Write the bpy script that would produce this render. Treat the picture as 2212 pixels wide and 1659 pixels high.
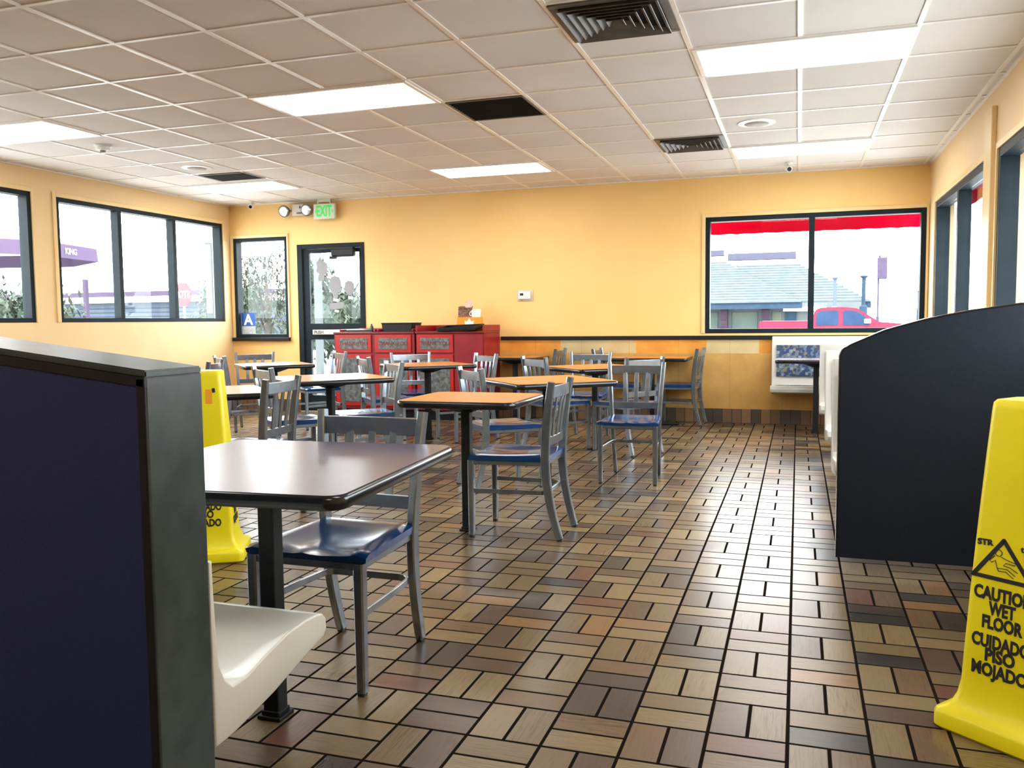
import bpy, bmesh, math, random
from mathutils import Vector, Matrix
random.seed(7)
PI = math.pi
S = bpy.context.scene
for o in list(bpy.data.objects): bpy.data.objects.remove(o, do_unlink=True)
COL = S.collection

# ---------------------------------------------------------------- camera
CAMZ = 1.168
yaw, pitch, roll = math.radians(-18.396), math.radians(-4.164), math.radians(-0.581)
cy, sy, cp, sp, cr, sr = math.cos(yaw), math.sin(yaw), math.cos(pitch), math.sin(pitch), math.cos(roll), math.sin(roll)
fw = Vector((sy*cp, cy*cp, sp)); rt = Vector((cy, -sy, 0)); up = rt.cross(fw)
r2 = rt*cr + up*sr; u2 = -rt*sr + up*cr
cam = bpy.data.objects.new('camera', bpy.data.cameras.new('camera')); COL.objects.link(cam)
M = Matrix((r2, u2, -fw)).transposed().to_4x4(); M.translation = Vector((0, 0, CAMZ))
cam.matrix_world = M
cam.data.sensor_fit = 'HORIZONTAL'; cam.data.sensor_width = 36.0
cam.data.lens = 1858.2/2212*36.0; cam.data.clip_start = 0.02; cam.data.clip_end = 400
S.camera = cam

# ---------------------------------------------------------------- world, exposure
SKY = 12.5
W = bpy.data.worlds.new('world'); S.world = W; W.use_nodes = True
bg = W.node_tree.nodes['Background']; bg.inputs[0].default_value = (0.93, 0.97, 1.0, 1); bg.inputs[1].default_value = SKY
LAMP = 12.0
sun = bpy.data.lights.new('sun', 'SUN'); sun.energy = 12.0; sun.angle = math.radians(1.0); sun.color = (1.0, .96, .90)
so = bpy.data.objects.new('sun', sun); COL.objects.link(so); so.rotation_euler = (math.radians(27), 0, math.radians(3)); so['kind'] = 'structure'   # high, from behind the camera
S.view_settings.view_transform = 'Standard'; S.view_settings.look = 'None'
S.view_settings.gamma = 1; S.view_settings.use_curve_mapping = False
S.view_settings.exposure = 0.24
try:
    S.cycles.max_bounces = 10; S.cycles.transparent_max_bounces = 12
    S.cycles.sample_clamp_indirect = 8; S.cycles.caustics_reflective = False; S.cycles.caustics_refractive = False
except Exception: pass
def portal(name, c, sx, sy_, rot):
    l = bpy.data.lights.new(name, 'AREA'); l.shape = 'RECTANGLE'; l.size = sx; l.size_y = sy_
    l.cycles.is_portal = True
    o = bpy.data.objects.new(name, l); o.location = c; o.rotation_euler = rot; COL.objects.link(o)
    o['kind'] = 'structure'
# portals face into the room (an area light shines along its -Z)
portal('window_portal', (-7.45, 8.43, 1.86), 1.3, 2.75, (0, -PI/2, 0))
portal('window_portal.001', (-7.45, 5.2, 1.86), 1.3, 3.2, (0, -PI/2, 0))
portal('window_portal.002', (0.14, 10.1, 1.66), 2.3, 1.3, (-PI/2, 0, 0))
portal('window_portal.003', (1.43, 8.35, 1.66), 1.3, 2.4, (0, PI/2, 0))
portal('window_portal.004', (1.43, 5.0, 1.66), 1.3, 3.4, (0, PI/2, 0))

# ---------------------------------------------------------------- material helpers
MATS = {}
def pm(name, col, rough=0.5, metal=0.0, spec=0.5, emit=None, estr=1.0, coat=0.0):
    m = bpy.data.materials.new(name); m.use_nodes = True
    b = m.node_tree.nodes['Principled BSDF']
    b.inputs['Base Color'].default_value = (*col, 1); b.inputs['Roughness'].default_value = rough
    b.inputs['Metallic'].default_value = metal; b.inputs['Specular IOR Level'].default_value = spec
    if coat: b.inputs['Coat Weight'].default_value = coat; b.inputs['Coat Roughness'].default_value = 0.08
    if emit: b.inputs['Emission Color'].default_value = (*emit, 1); b.inputs['Emission Strength'].default_value = estr
    return m
class NT:
    def __init__(s, m): s.m = m; s.t = m.node_tree; s.b = s.t.nodes.get('Principled BSDF')
    def n(s, typ, **kw):
        nd = s.t.nodes.new(typ)
        for k, v in kw.items(): setattr(nd, k, v)
        return nd
    def l(s, a, b): s.t.links.new(a, b)
    def put(s, x, sock):
        if hasattr(x, 'is_linked') or hasattr(x, 'links'): s.l(x, sock)
        else: sock.default_value = x
    def math(s, op, a, b=0.0, c=0.0):
        nd = s.n('ShaderNodeMath', operation=op)
        for i, x in enumerate((a, b, c)): s.put(x, nd.inputs[i])
        return nd.outputs[0]
    def pos(s):
        g = s.n('ShaderNodeNewGeometry'); return g.outputs['Position']
    def obj(s):
        g = s.n('ShaderNodeTexCoord'); return g.outputs['Object']
    def sep(s, v):
        q = s.n('ShaderNodeSeparateXYZ'); s.l(v, q.inputs[0]); return q.outputs
    def comb(s, x, y, z):
        q = s.n('ShaderNodeCombineXYZ')
        for i, a in enumerate((x, y, z)): s.put(a, q.inputs[i])
        return q.outputs[0]
    def noise(s, v, scale, detail=3, rough=0.5):
        q = s.n('ShaderNodeTexNoise'); s.l(v, q.inputs['Vector']); q.inputs['Scale'].default_value = scale
        q.inputs['Detail'].default_value = detail; q.inputs['Roughness'].default_value = rough; return q.outputs[0]
    def mix(s, f, a, b, mode='MIX'):
        q = s.n('ShaderNodeMix', data_type='RGBA', blend_type=mode)
        s.put(f, q.inputs[0])
        for x, k in ((a, 6), (b, 7)):
            if isinstance(x, tuple): q.inputs[k].default_value = (*x[:3], 1)
            else: s.l(x, q.inputs[k])
        return q.outputs[2]
    def ramp(s, f, stops, interp='LINEAR'):
        q = s.n('ShaderNodeValToRGB'); q.color_ramp.interpolation = interp; s.l(f, q.inputs[0])
        e = q.color_ramp.elements
        while len(e) < len(stops): e.new(0.5)
        for i, (p, c) in enumerate(stops): e[i].position = p; e[i].color = (*c, 1)
        return q.outputs[0]
    def bump(s, h, dist, st=1.0):
        q = s.n('ShaderNodeBump'); q.inputs['Distance'].default_value = dist; q.inputs['Strength'].default_value = st
        s.l(h, q.inputs['Height']); s.l(q.outputs[0], s.b.inputs['Normal'])
    def col(s, c): s.l(c, s.b.inputs['Base Color'])

def noisy(name, c1, c2, scale, rough=0.5, metal=0.0, spec=0.5, bump=0.0, bscale=None, objspace=False, detail=4, coat=0.0):
    m = pm(name, c1, rough, metal, spec, coat=coat); t = NT(m); v = t.obj() if objspace else t.pos()
    t.col(t.ramp(t.noise(v, scale, detail), [(0.35, c1), (0.65, c2)]))
    if bump: t.bump(t.noise(v, bscale or scale*4, 2), bump)
    return m

# --- floor: pairs of wood-look pavers laid basket weave
def floor_mat():
    m = pm('wood_look_paver_tile', (.3, .2, .12), 0.25); t = NT(m)
    P = CAMZ/5.412
    x, y, z = t.sep(t.pos())
    u = t.math('ADD', t.math('DIVIDE', x, P), 2.059); v = t.math('SUBTRACT', t.math('DIVIDE', y, P), 10.177)
    iu = t.math('FLOOR', u); iv = t.math('FLOOR', v); fu = t.math('FRACT', u); fv = t.math('FRACT', v)
    par = t.math('FLOORED_MODULO', t.math('ADD', iu, iv), 2.0)          # 0: split across X, 1: split across Y
    fu2 = t.math('MULTIPLY', fu, 2.0); fv2 = t.math('MULTIPLY', fv, 2.0)
    inv = t.math('SUBTRACT', 1.0, par)
    def sel(a, b): return t.math('ADD', t.math('MULTIPLY', a, inv), t.math('MULTIPLY', b, par))
    a = sel(t.math('FRACT', fu2), t.math('FRACT', fv2))                  # across the short side
    b = sel(fv, fu)                                                       # along the long side
    sub = sel(t.math('FLOOR', fu2), t.math('FLOOR', fv2))
    da = t.math('MULTIPLY', t.math('MINIMUM', a, t.math('SUBTRACT', 1.0, a)), P/2)
    db = t.math('MULTIPLY', t.math('MINIMUM', b, t.math('SUBTRACT', 1.0, b)), P)
    d = t.math('MINIMUM', da, db)
    rnd = t.n('ShaderNodeTexWhiteNoise', noise_dimensions='3D'); t.l(t.comb(iu, iv, sub), rnd.inputs['Vector'])
    r1 = rnd.outputs['Value']; rc = t.sep(rnd.outputs['Color'])
    base = t.ramp(r1, [(0.0, (.165, .116, .056)), (.26, (.215, .155, .078)), (.46, (.150, .093, .048)), (.62, (.100, .062, .040)),
                       (.76, (.135, .060, .036)), (.81, (.055, .039, .032)), (.91, (.038, .033, .030)), (.96, (.230, .125, .052))], 'CONSTANT')
    off = t.math('MULTIPLY', rc[2], 40.0)
    gv = t.comb(t.math('ADD', t.math('MULTIPLY', a, P/2*190), off), t.math('MULTIPLY', b, P*10), t.math('MULTIPLY', rc[2], 30.0))
    gn = t.n('ShaderNodeTexNoise'); t.l(gv, gn.inputs['Vector']); gn.inputs['Scale'].default_value = 1.0; gn.inputs['Detail'].default_value = 3
    gn.inputs['Distortion'].default_value = .8
    g1 = t.ramp(gn.outputs[0], [(.32, (.52, .46, .42)), (.50, (1, 1, 1)), (.68, (1.15, 1.10, 1.0))])
    amt = t.math('ADD', t.math('MULTIPLY', rc[1], .75), .2)
    c = t.mix(amt, base, t.mix(1.0, base, g1, 'MULTIPLY'))
    gm = t.math('SMOOTH_MIN', t.math('MAXIMUM', t.math('DIVIDE', t.math('SUBTRACT', d, .0042), .0016), 0.0), 1.0, .05)
    gm = t.math('MINIMUM', gm, 1.0)
    c = t.mix(gm, (.013, .010, .009), c)
    t.col(c)
    rr = t.math('ADD', t.math('MULTIPLY', t.noise(t.pos(), 3, 0), .14), .23)
    ro = t.math('ADD', t.math('MULTIPLY', rr, gm), t.math('MULTIPLY', t.math('SUBTRACT', 1.0, gm), .9)); t.l(ro, t.b.inputs['Roughness'])
    hb = t.math('ADD', t.math('MULTIPLY', gm, .6), t.math('MULTIPLY', t.noise(t.pos(), 11, 1), .06))
    tilt = t.math('MULTIPLY', t.math('SUBTRACT', rc[0], .5), .0)
    t.bump(t.math('ADD', hb, tilt), .0028, .8)
    t.l(t.math('MULTIPLY', gm, .6), t.b.inputs['Specular IOR Level'])
    return m
def backwall_mat():
    m = pm('painted_wall_with_panelled_dado', (.8, .5, .17), .55); t = NT(m)
    x, y, z = t.sep(t.pos())
    paint = t.ramp(t.noise(t.pos(), 1.3, 3), [(.3, PAINT1), (.7, PAINT2)])
    orange = t.ramp(t.noise(t.pos(), 5, 5, .6), [(.3, (.62, .25, .028)), (.7, (.78, .36, .055))])
    tan = t.ramp(t.noise(t.pos(), 4, 5, .6), [(.3, (.50, .27, .065)), (.7, (.64, .37, .11))])
    beige = t.ramp(t.noise(t.pos(), 6, 4), [(.3, (.55, .42, .20)), (.7, (.62, .48, .25))])
    def between(v, a, b): return t.math('MULTIPLY', t.math('GREATER_THAN', v, a), t.math('LESS_THAN', v, b))
    bm_ = t.math('ADD', between(x, -2.69, -1.785), between(x, -.983, -.408))
    band = t.mix(bm_, orange, beige)
    low = t.mix(t.math('GREATER_THAN', z, .785), tan, band)
    # vertical panel seams
    sx = t.math('ABSOLUTE', t.math('SUBTRACT', t.math('FLOORED_MODULO', t.math('ADD', x, 5.0), .57), .285))
    seam = t.math('LESS_THAN', sx, .0022)
    low = t.mix(t.math('MULTIPLY', seam, .5), low, (.25, .12, .03))
    dado = t.math('MULTIPLY', t.math('LESS_THAN', z, .94), t.math('GREATER_THAN', x, -5.2))
    t.col(t.mix(dado, paint, low))
    t.bump(t.noise(t.pos(), 140, 2), .0006, .5)
    return m
def tilebase_mat():
    m = pm('baseboard_tile', (.2, .12, .07), .35); t = NT(m)
    x, y, z = t.sep(t.pos()); s = t.math('DIVIDE', t.math('ADD', x, y), .105)
    w = t.n('ShaderNodeTexWhiteNoise', noise_dimensions='1D'); t.l(t.math('FLOOR', s), w.inputs['W'])
    c = t.ramp(w.outputs['Value'], [(0, (.24, .14, .07)), (.4, (.17, .10, .055)), (.6, (.07, .055, .045)), (.8, (.2, .13, .08))], 'CONSTANT')
    f = t.math('FRACT', s); e = t.math('MINIMUM', f, t.math('SUBTRACT', 1.0, f))
    t.col(t.mix(t.math('LESS_THAN', e, .03), c, (.015, .012, .01)))
    return m
def ceil_mat():
    m = pm('acoustic_ceiling_tile', (.7, .65, .61), .9); t = NT(m)
    x, y, z = t.sep(t.pos())
    w = t.n('ShaderNodeTexWhiteNoise', noise_dimensions='2D')
    t.l(t.comb(t.math('FLOOR', t.math('DIVIDE', t.math('ADD', x, .01), .6127)), t.math('FLOOR', t.math('DIVIDE', t.math('SUBTRACT', y, 5.252), .6127)), 0.0), w.inputs['Vector'])
    c = t.ramp(w.outputs['Value'], [(0, (.75, .73, .71)), (1, (.83, .81, .79))])
    n = t.ramp(t.noise(t.pos(), 260, 2, .7), [(.36, (.90, .90, .90)), (.5, (1, 1, 1))])
    st = t.ramp(t.noise(t.pos(), .9, 3), [(.3, (.93, .90, .87)), (.7, (1.03, 1.03, 1.03))])
    t.col(t.mix(1.0, t.mix(1.0, c, n, 'MULTIPLY'), st, 'MULTIPLY')); t.bump(t.noise(t.pos(), 260, 2), .001, .5)
    return m
PAINT1 = (.84, .54, .19); PAINT2 = (.89, .59, .23)
M_floor = floor_mat(); M_back = backwall_mat(); M_base = tilebase_mat(); M_ceil = ceil_mat()
M_paint = noisy('cream_yellow_wall_paint', (.76, .54, .28), (.80, .58, .31), 1.3, .55, bump=.0006, bscale=140)
M_trim = noisy('cream_window_trim_paint', (.76, .55, .25), (.80, .60, .30), 3, .4)
M_grid = pm('white_ceiling_grid_metal', (.84, .81, .77), .28, spec=.6)
M_frame = noisy('black_anodised_frame', (.009, .016, .021), (.013, .021, .027), 6, .5, spec=.12)
M_black = noisy('black_paint', (.006, .007, .008), (.010, .011, .012), 8, .5, spec=.3)
M_blackgloss = noisy('black_vinyl_edge', (.005, .007, .011), (.009, .011, .015), 20, .2)
M_alu = noisy('brushed_aluminium', (.25, .295, .345), (.33, .375, .425), 18, .27, metal=.9, objspace=True)
M_seat = noisy('blue_moulded_plastic', (.0015, .036, .145), (.002, .048, .19), 7, .16, objspace=True, spec=.6)
M_cap = noisy('grey_plastic_glide', (.03, .03, .03), (.05, .05, .05), 30, .6)
M_lamO = noisy('orange_laminate', (.60, .21, .030), (.66, .245, .04), 40, .28, objspace=True, spec=.9)
M_lamP = noisy('dark_plum_laminate', (.040, .022, .070), (.052, .030, .090), 60, .27, objspace=True, spec=1.0)
M_col = noisy('black_powder_coat', (.006, .009, .010), (.011, .014, .015), 30, .5, spec=.3)
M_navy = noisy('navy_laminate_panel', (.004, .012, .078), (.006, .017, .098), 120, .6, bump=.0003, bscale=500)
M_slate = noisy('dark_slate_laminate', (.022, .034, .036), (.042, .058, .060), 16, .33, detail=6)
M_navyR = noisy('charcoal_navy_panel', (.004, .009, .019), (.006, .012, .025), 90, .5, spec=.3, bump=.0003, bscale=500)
M_shell = noisy('cream_moulded_fibreglass', (.60, .60, .55), (.65, .65, .60), 5, .28, objspace=True)
M_red = noisy('cherry_red_laminate', (.235, .006, .016), (.29, .009, .019), 6, .4)
M_redD = noisy('bright_red_door_frame', (.44, .010, .009), (.50, .015, .011), 6, .4)
M_redT = noisy('dark_red_trim', (.16, .008, .010), (.2, .012, .014), 9, .35)
M_redL = pm('dull_red_lettering', (.20, .02, .02), .5)
M_marb = noisy('grey_marbled_laminate', (.06, .07, .07), (.20, .215, .21), 22, .4, detail=7)
M_yel = noisy('yellow_plastic', (.80, .68, .004), (.86, .74, .008), 6, .38, objspace=True)
M_ink = pm('black_ink', (.012, .012, .012), .6)
M_inkY = pm('orange_sticker', (.9, .35, .02), .5)
M_white = noisy('white_plastic', (.72, .72, .70), (.78, .78, .76), 9, .4)
M_putty = noisy('putty_plastic', (.55, .50, .40), (.60, .55, .45), 9, .45)
M_chrome = pm('chrome_reflector', (.45, .46, .46), .2, 1.0)
M_vent = noisy('vent_grey_metal', (.10, .09, .08), (.14, .125, .11), 9, .5)
M_slat = noisy('vent_louvre_lit_side', (.42, .44, .46), (.5, .52, .54), 9, .35, metal=.2)
M_dark = pm('dark_void', (.004, .004, .004), .9)
M_paper = pm('grey_paper_back', (.30, .30, .32), .8)
M_papw = pm('white_paper', (.8, .8, .8), .7)
M_orc = pm('orange_card', (.85, .30, .015), .6)
M_brn = noisy('chocolate_print', (.05, .02, .012), (.30, .14, .08), 60, .6)
M_pnk = noisy('whipped_cream_print', (.60, .33, .26), (.85, .68, .6), 90, .6)
M_blue = pm('blue_card', (.012, .09, .42), .5)
M_green = pm('green_exit_letter', (.02, .55, .08), .5, emit=(.02, .8, .12), estr=.25)
M_exitw = pm('exit_sign_face', (.62, .64, .52), .5)
def fabric_mat():
    m = pm('patterned_cushion_vinyl', (.05, .08, .12), .45); t = NT(m); v = t.obj()
    vo = t.n('ShaderNodeTexVoronoi', distance='CHEBYCHEV'); t.l(v, vo.inputs['Vector']); vo.inputs['Scale'].default_value = 36
    t.col(t.ramp(t.sep(vo.outputs['Color'])[0], [(0, (.02, .04, .14)), (.3, (.10, .16, .22)), (.55, (.035, .05, .09)), (.75, (.22, .27, .33)), (.9, (.16, .17, .10))], 'CONSTANT'))
    return m
M_cush = fabric_mat()
def lamp_mat():
    m = bpy.data.materials.new('prismatic_diffuser_lit'); m.use_nodes = True; t = NT(m)
    t.b.inputs['Base Color'].default_value = (.8, .8, .78, 1)
    t.b.inputs['Emission Color'].default_value = (1.0, .96, .89, 1); t.b.inputs['Emission Strength'].default_value = LAMP
    return m
M_lamp = lamp_mat()
def glass_mat(name='window_glass', tint=(.97, .985, .98)):
    m = bpy.data.materials.new(name); m.use_nodes = True; nt = m.node_tree; nt.nodes.clear()
    o = nt.nodes.new('ShaderNodeOutputMaterial'); mx = nt.nodes.new('ShaderNodeMixShader')
    tr = nt.nodes.new('ShaderNodeBsdfTransparent'); tr.inputs[0].default_value = (*tint, 1)
    gl = nt.nodes.new('ShaderNodeBsdfGlossy'); gl.inputs['Roughness'].default_value = .02
    lw = nt.nodes.new('ShaderNodeLayerWeight'); lw.inputs[0].default_value = .5
    pw = nt.nodes.new('ShaderNodeMath'); pw.operation = 'POWER'; pw.inputs[1].default_value = 5.0
    ma = nt.nodes.new('ShaderNodeMath'); ma.operation = 'MULTIPLY_ADD'; ma.inputs[1].default_value = .8; ma.inputs[2].default_value = .012
    nt.links.new(lw.outputs['Facing'], pw.inputs[0]); nt.links.new(pw.outputs[0], ma.inputs[0])
    nt.links.new(ma.outputs[0], mx.inputs[0]); nt.links.new(tr.outputs[0], mx.inputs[1]); nt.links.new(gl.outputs[0], mx.inputs[2])
    nt.links.new(mx.outputs[0], o.inputs[0]); return m
M_glass = glass_mat()
def awning_mat():
    m = bpy.data.materials.new('red_awning_canvas'); m.use_nodes = True; nt = m.node_tree; nt.nodes.clear()
    o = nt.nodes.new('ShaderNodeOutputMaterial'); mx = nt.nodes.new('ShaderNodeMixShader'); mx.inputs[0].default_value = .5
    a = nt.nodes.new('ShaderNodeBsdfDiffuse'); a.inputs[0].default_value = (.38, .0008, .028, 1)
    b = nt.nodes.new('ShaderNodeBsdfTranslucent'); b.inputs[0].default_value = (.38, .0008, .028, 1)
    nt.links.new(a.outputs[0], mx.inputs[1]); nt.links.new(b.outputs[0], mx.inputs[2]); nt.links.new(mx.outputs[0], o.inputs[0]); return m
M_awn = awning_mat()

# ---------------------------------------------------------------- mesh helpers
def newbm(): return bmesh.new()
def box(bm, c, s, bev=0.0, rot=None, seg=2):
    vs = []
    for dx in (-.5, .5):
        for dy in (-.5, .5):
            for dz in (-.5, .5):
                p = Vector((dx*s[0], dy*s[1], dz*s[2]))
                if rot is not None: p = rot @ p
                vs.append(bm.verts.new(p + Vector(c)))
    idx = [(0, 1, 3, 2), (4, 6, 7, 5), (0, 4, 5, 1), (2, 3, 7, 6), (0, 2, 6, 4), (1, 5, 7, 3)]
    fs = [bm.faces.new([vs[i] for i in f]) for f in idx]
    if bev > 0:
        es = list({e for f in fs for e in f.edges})
        bmesh.ops.bevel(bm, geom=es, offset=bev, segments=seg, affect='EDGES', profile=.5)
def bx(bm, x0, x1, y0, y1, z0, z1, bev=0.0):
    box(bm, ((x0+x1)/2, (y0+y1)/2, (z0+z1)/2), (abs(x1-x0), abs(y1-y0), abs(z1-z0)), bev)
def prism(bm, poly, axis, a, b):
    """extrude a 2D polygon along an axis; poly in the other two coordinates (order XY, XZ or YZ)"""
    def mk(p, t):
        if axis == 'z': return Vector((p[0], p[1], t))
        if axis == 'y': return Vector((p[0], t, p[1]))
        return Vector((t, p[0], p[1]))
    A = [bm.verts.new(mk(p, a)) for p in poly]; B = [bm.verts.new(mk(p, b)) for p in poly]
    n = len(poly); bm.faces.new(A); bm.faces.new(B[::-1])
    for i in range(n): bm.faces.new([A[i], B[i], B[(i+1) % n], A[(i+1) % n]])
    bmesh.ops.recalc_face_normals(bm, faces=bm.faces[:])
def sweep(bm, pts, w, d, side=None, closed=False):
    """rectangular tube: w along 'side', d across it"""
    pts = [Vector(p) for p in pts]; rings = []
    n = len(pts)
    for i, p in enumerate(pts):
        t = (pts[min(i+1, n-1)] - pts[max(i-1, 0)]).normalized()
        s = Vector(side) if side is not None else Vector((0, 0, 1))
        s = (s - t*s.dot(t)).normalized(); q = t.cross(s)
        ww = w[i] if isinstance(w, (list, tuple)) else w; dd = d[i] if isinstance(d, (list, tuple)) else d
        c = min(ww, dd)*.16
        rr = []
        for a, b in ((-1, -1), (1, -1), (1, 1), (-1, 1)):
            A = Vector((a*(ww/2-c), b*dd/2)); B = Vector((a*ww/2, b*(dd/2-c)))
            for k in ((A, B) if a*b < 0 else (B, A)) if False else ([B, A] if (a, b) in ((-1, -1), (1, 1)) else [A, B]):
                rr.append(k)
        rings.append([bm.verts.new(p + s*k.x + q*k.y) for k in rr])
    for i in range(n-1):
        for k in range(8): bm.faces.new([rings[i][k], rings[i][(k+1) % 8], rings[i+1][(k+1) % 8], rings[i+1][k]])
    bm.faces.new(rings[0][::-1]); bm.faces.new(rings[-1])
    bmesh.ops.recalc_face_normals(bm, faces=bm.faces[:])
def tube(bm, pts, r, seg=12, caps=True):
    pts = [Vector(p) for p in pts]; n = len(pts); rings = []; ref = None
    for i, p in enumerate(pts):
        t = (pts[min(i+1, n-1)] - pts[max(i-1, 0)]).normalized()
        if ref is None: ref = Vector((0, 0, 1)) if abs(t.z) < .9 else Vector((1, 0, 0))
        s = (ref - t*ref.dot(t)).normalized(); ref = s; q = t.cross(s)
        rad = r[i] if isinstance(r, (list, tuple)) else r
        rings.append([bm.verts.new(p + (s*math.cos(2*PI*k/seg) + q*math.sin(2*PI*k/seg))*rad) for k in range(seg)])
    for i in range(n-1):
        for k in range(seg): bm.faces.new([rings[i][k], rings[i][(k+1) % seg], rings[i+1][(k+1) % seg], rings[i+1][k]])
    if caps: bm.faces.new(rings[0][::-1]); bm.faces.new(rings[-1])
    bmesh.ops.recalc_face_normals(bm, faces=bm.faces[:])
def lathe(bm, prof, c=(0, 0, 0), seg=24, M3=None):
    rings = []
    for r, z in prof:
        ring = []
        for k in range(seg):
            p = Vector((max(r, 1e-4)*math.cos(2*PI*k/seg), max(r, 1e-4)*math.sin(2*PI*k/seg), z))
            if M3 is not None: p = M3 @ p
            ring.append(bm.verts.new(p + Vector(c)))
        rings.append(ring)
    for i in range(len(rings)-1):
        for k in range(seg): bm.faces.new([rings[i][k], rings[i][(k+1) % seg], rings[i+1][(k+1) % seg], rings[i+1][k]])
    bm.faces.new(rings[0][::-1]); bm.faces.new(rings[-1])
    bmesh.ops.recalc_face_normals(bm, faces=bm.faces[:])
def rrect(w, h, r, seg=6):
    out = []
    for cx, cy_, a0 in ((w/2-r, h/2-r, 0), (-w/2+r, h/2-r, 90), (-w/2+r, -h/2+r, 180), (w/2-r, -h/2+r, 270)):
        for k in range(seg+1):
            a = math.radians(a0 + 90*k/seg); out.append((cx + r*math.cos(a), cy_ + r*math.sin(a)))
    return out
def obj(name, bm, mat, parent=None, smooth=False, ang=35):
    me = bpy.data.meshes.new(name); bm.to_mesh(me); bm.free()
    for m in (mat if isinstance(mat, (list, tuple)) else [mat]): me.materials.append(m)
    if smooth:
        me.polygons.foreach_set('use_smooth', [True]*len(me.polygons))
        try: me.set_sharp_from_angle(angle=math.radians(ang))
        except Exception: pass
    o = bpy.data.objects.new(name, me); COL.objects.link(o)
    if parent is not None: o.parent = parent
    return o
def thing(name, label, cat, loc=(0, 0, 0), rz=0.0, group=None):
    o = bpy.data.objects.new(name, None); COL.objects.link(o); o.empty_display_size = .1
    o.location = loc; o.rotation_euler = (0, 0, rz); o['label'] = label; o['category'] = cat
    if group: o['group'] = group
    return o
def tag(o, label, cat, group=None):
    o['label'] = label; o['category'] = cat
    if group: o['group'] = group
    return o
def struct(name, bm, mat, **k):
    o = obj(name, bm, mat, **k); o['kind'] = 'structure'; return o
def sroot(name, loc=(0, 0, 0)):
    o = bpy.data.objects.new(name, None); COL.objects.link(o); o.location = loc; o['kind'] = 'structure'; return o
def dup(root, loc, rz, label, group=None):
    r = root.copy(); COL.objects.link(r); r.location = loc; r.rotation_euler = (0, 0, rz); r['label'] = label
    if group: r['group'] = group
    for ch in list(root.children):
        c = ch.copy(); COL.objects.link(c); c.parent = r
        for g in list(ch.children):
            d = g.copy(); COL.objects.link(d); d.parent = c
    return r
def textmesh(name, s, size, mat, parent, M4, ext=.0015, sx=1.0, bold=.0, align='CENTER', spacing=1.0, fit=None):
    cu = bpy.data.curves.new(name, 'FONT'); cu.body = s; cu.size = size; cu.align_x = align; cu.align_y = 'CENTER'
    cu.extrude = ext; cu.offset = bold; cu.space_character = spacing; cu.resolution_u = 3
    tmp = bpy.data.objects.new(name, cu); COL.objects.link(tmp)
    dg = bpy.context.evaluated_depsgraph_get(); dg.update()
    me = bpy.data.meshes.new_from_object(tmp.evaluated_get(dg)); bpy.data.objects.remove(tmp, do_unlink=True)
    if fit:
        xs_ = [v.co.x for v in me.vertices]; sx = fit/(max(xs_)-min(xs_))
    me.transform(M4 @ Matrix.Diagonal((sx, 1, 1, 1)))
    me.materials.clear(); me.materials.append(mat); me.name = name
    o = bpy.data.objects.new(name, me); COL.objects.link(o)
    if parent is not None: o.parent = parent
    return o
def frameM(origin, xdir, ydir):
    x = Vector(xdir).normalized(); y = Vector(ydir); y = (y - x*y.dot(x)).normalized(); z = x.cross(y)
    m = Matrix((x, y, z)).transposed().to_4x4(); m.translation = Vector(origin); return m

# ---------------------------------------------------------------- room shell
XL, XR, YB, YF, ZC = -7.31, 1.285, 9.95, -3.6, 2.758
TH = .16
def wall(name, axis, p0, p1, u0, u1, z0, z1, holes, mat):
    """axis 'y': wall is a plane of constant Y (u is X); axis 'x': constant X (u is Y). p0 inner face, p1 outer face"""
    us = sorted({u0, u1, *[h[0] for h in holes], *[h[1] for h in holes]}); zs = sorted({z0, z1, *[h[2] for h in holes], *[h[3] for h in holes]})
    bm = newbm()
    def solid(i, k):
        if i < 0 or k < 0 or i >= len(us)-1 or k >= len(zs)-1: return False
        uc = (us[i]+us[i+1])/2; zc = (zs[k]+zs[k+1])/2
        return not any(h[0] < uc < h[1] and h[2] < zc < h[3] for h in holes)
    def v(u, p, z): return bm.verts.new((u, p, z) if axis == 'y' else (p, u, z))
    def q(a, b, c, d): bm.faces.new([v(*a), v(*b), v(*c), v(*d)])
    for i in range(len(us)-1):
        for k in range(len(zs)-1):
            if not solid(i, k): continue
            a, b, c, d = us[i], us[i+1], zs[k], zs[k+1]
            for p in (p0, p1): q((a, p, c), (b, p, c), (b, p, d), (a, p, d))
            if not solid(i-1, k): q((a, p0, c), (a, p1, c), (a, p1, d), (a, p0, d))
            if not solid(i+1, k): q((b, p0, c), (b, p1, c), (b, p1, d), (b, p0, d))
            if not solid(i, k-1): q((a, p0, c), (b, p0, c), (b, p1, c), (a, p1, c))
            if not solid(i, k+1): q((a, p0, d), (b, p0, d), (b, p1, d), (a, p1, d))
    bmesh.ops.remove_doubles(bm, verts=bm.verts[:], dist=1e-5)
    bmesh.ops.recalc_face_normals(bm, faces=bm.faces[:])
    return struct(name, bm, mat)
WB1 = (-7.255, -6.42, .985, 2.315); WB2 = (-1.0, 1.255, 1.01, 2.305); DR = (-6.27, -5.285, 0.0, 2.20)
WL = [(7.065, 9.78, 1.205, 2.50), (3.55, 6.76, 1.205, 2.51)]
WR = [(7.14, 9.50, 1.01, 2.305), (3.0, 6.70, 1.01, 2.305)]
wall('wall_back', 'y', YB, YB+TH, XL-TH, XR+TH, 0, ZC+.3, [WB1, WB2, DR], M_back)
wall('wall_left', 'x', XL, XL-TH, YF, YB, 0, ZC+.3, WL, M_paint)
wall('wall_right', 'x', XR, XR+TH, YF, YB, 0, ZC+.3, WR, M_paint)
wall('wall_front', 'y', YF, YF-TH, XL-TH, XR+TH, 0, ZC+.3, [], M_paint)
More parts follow.
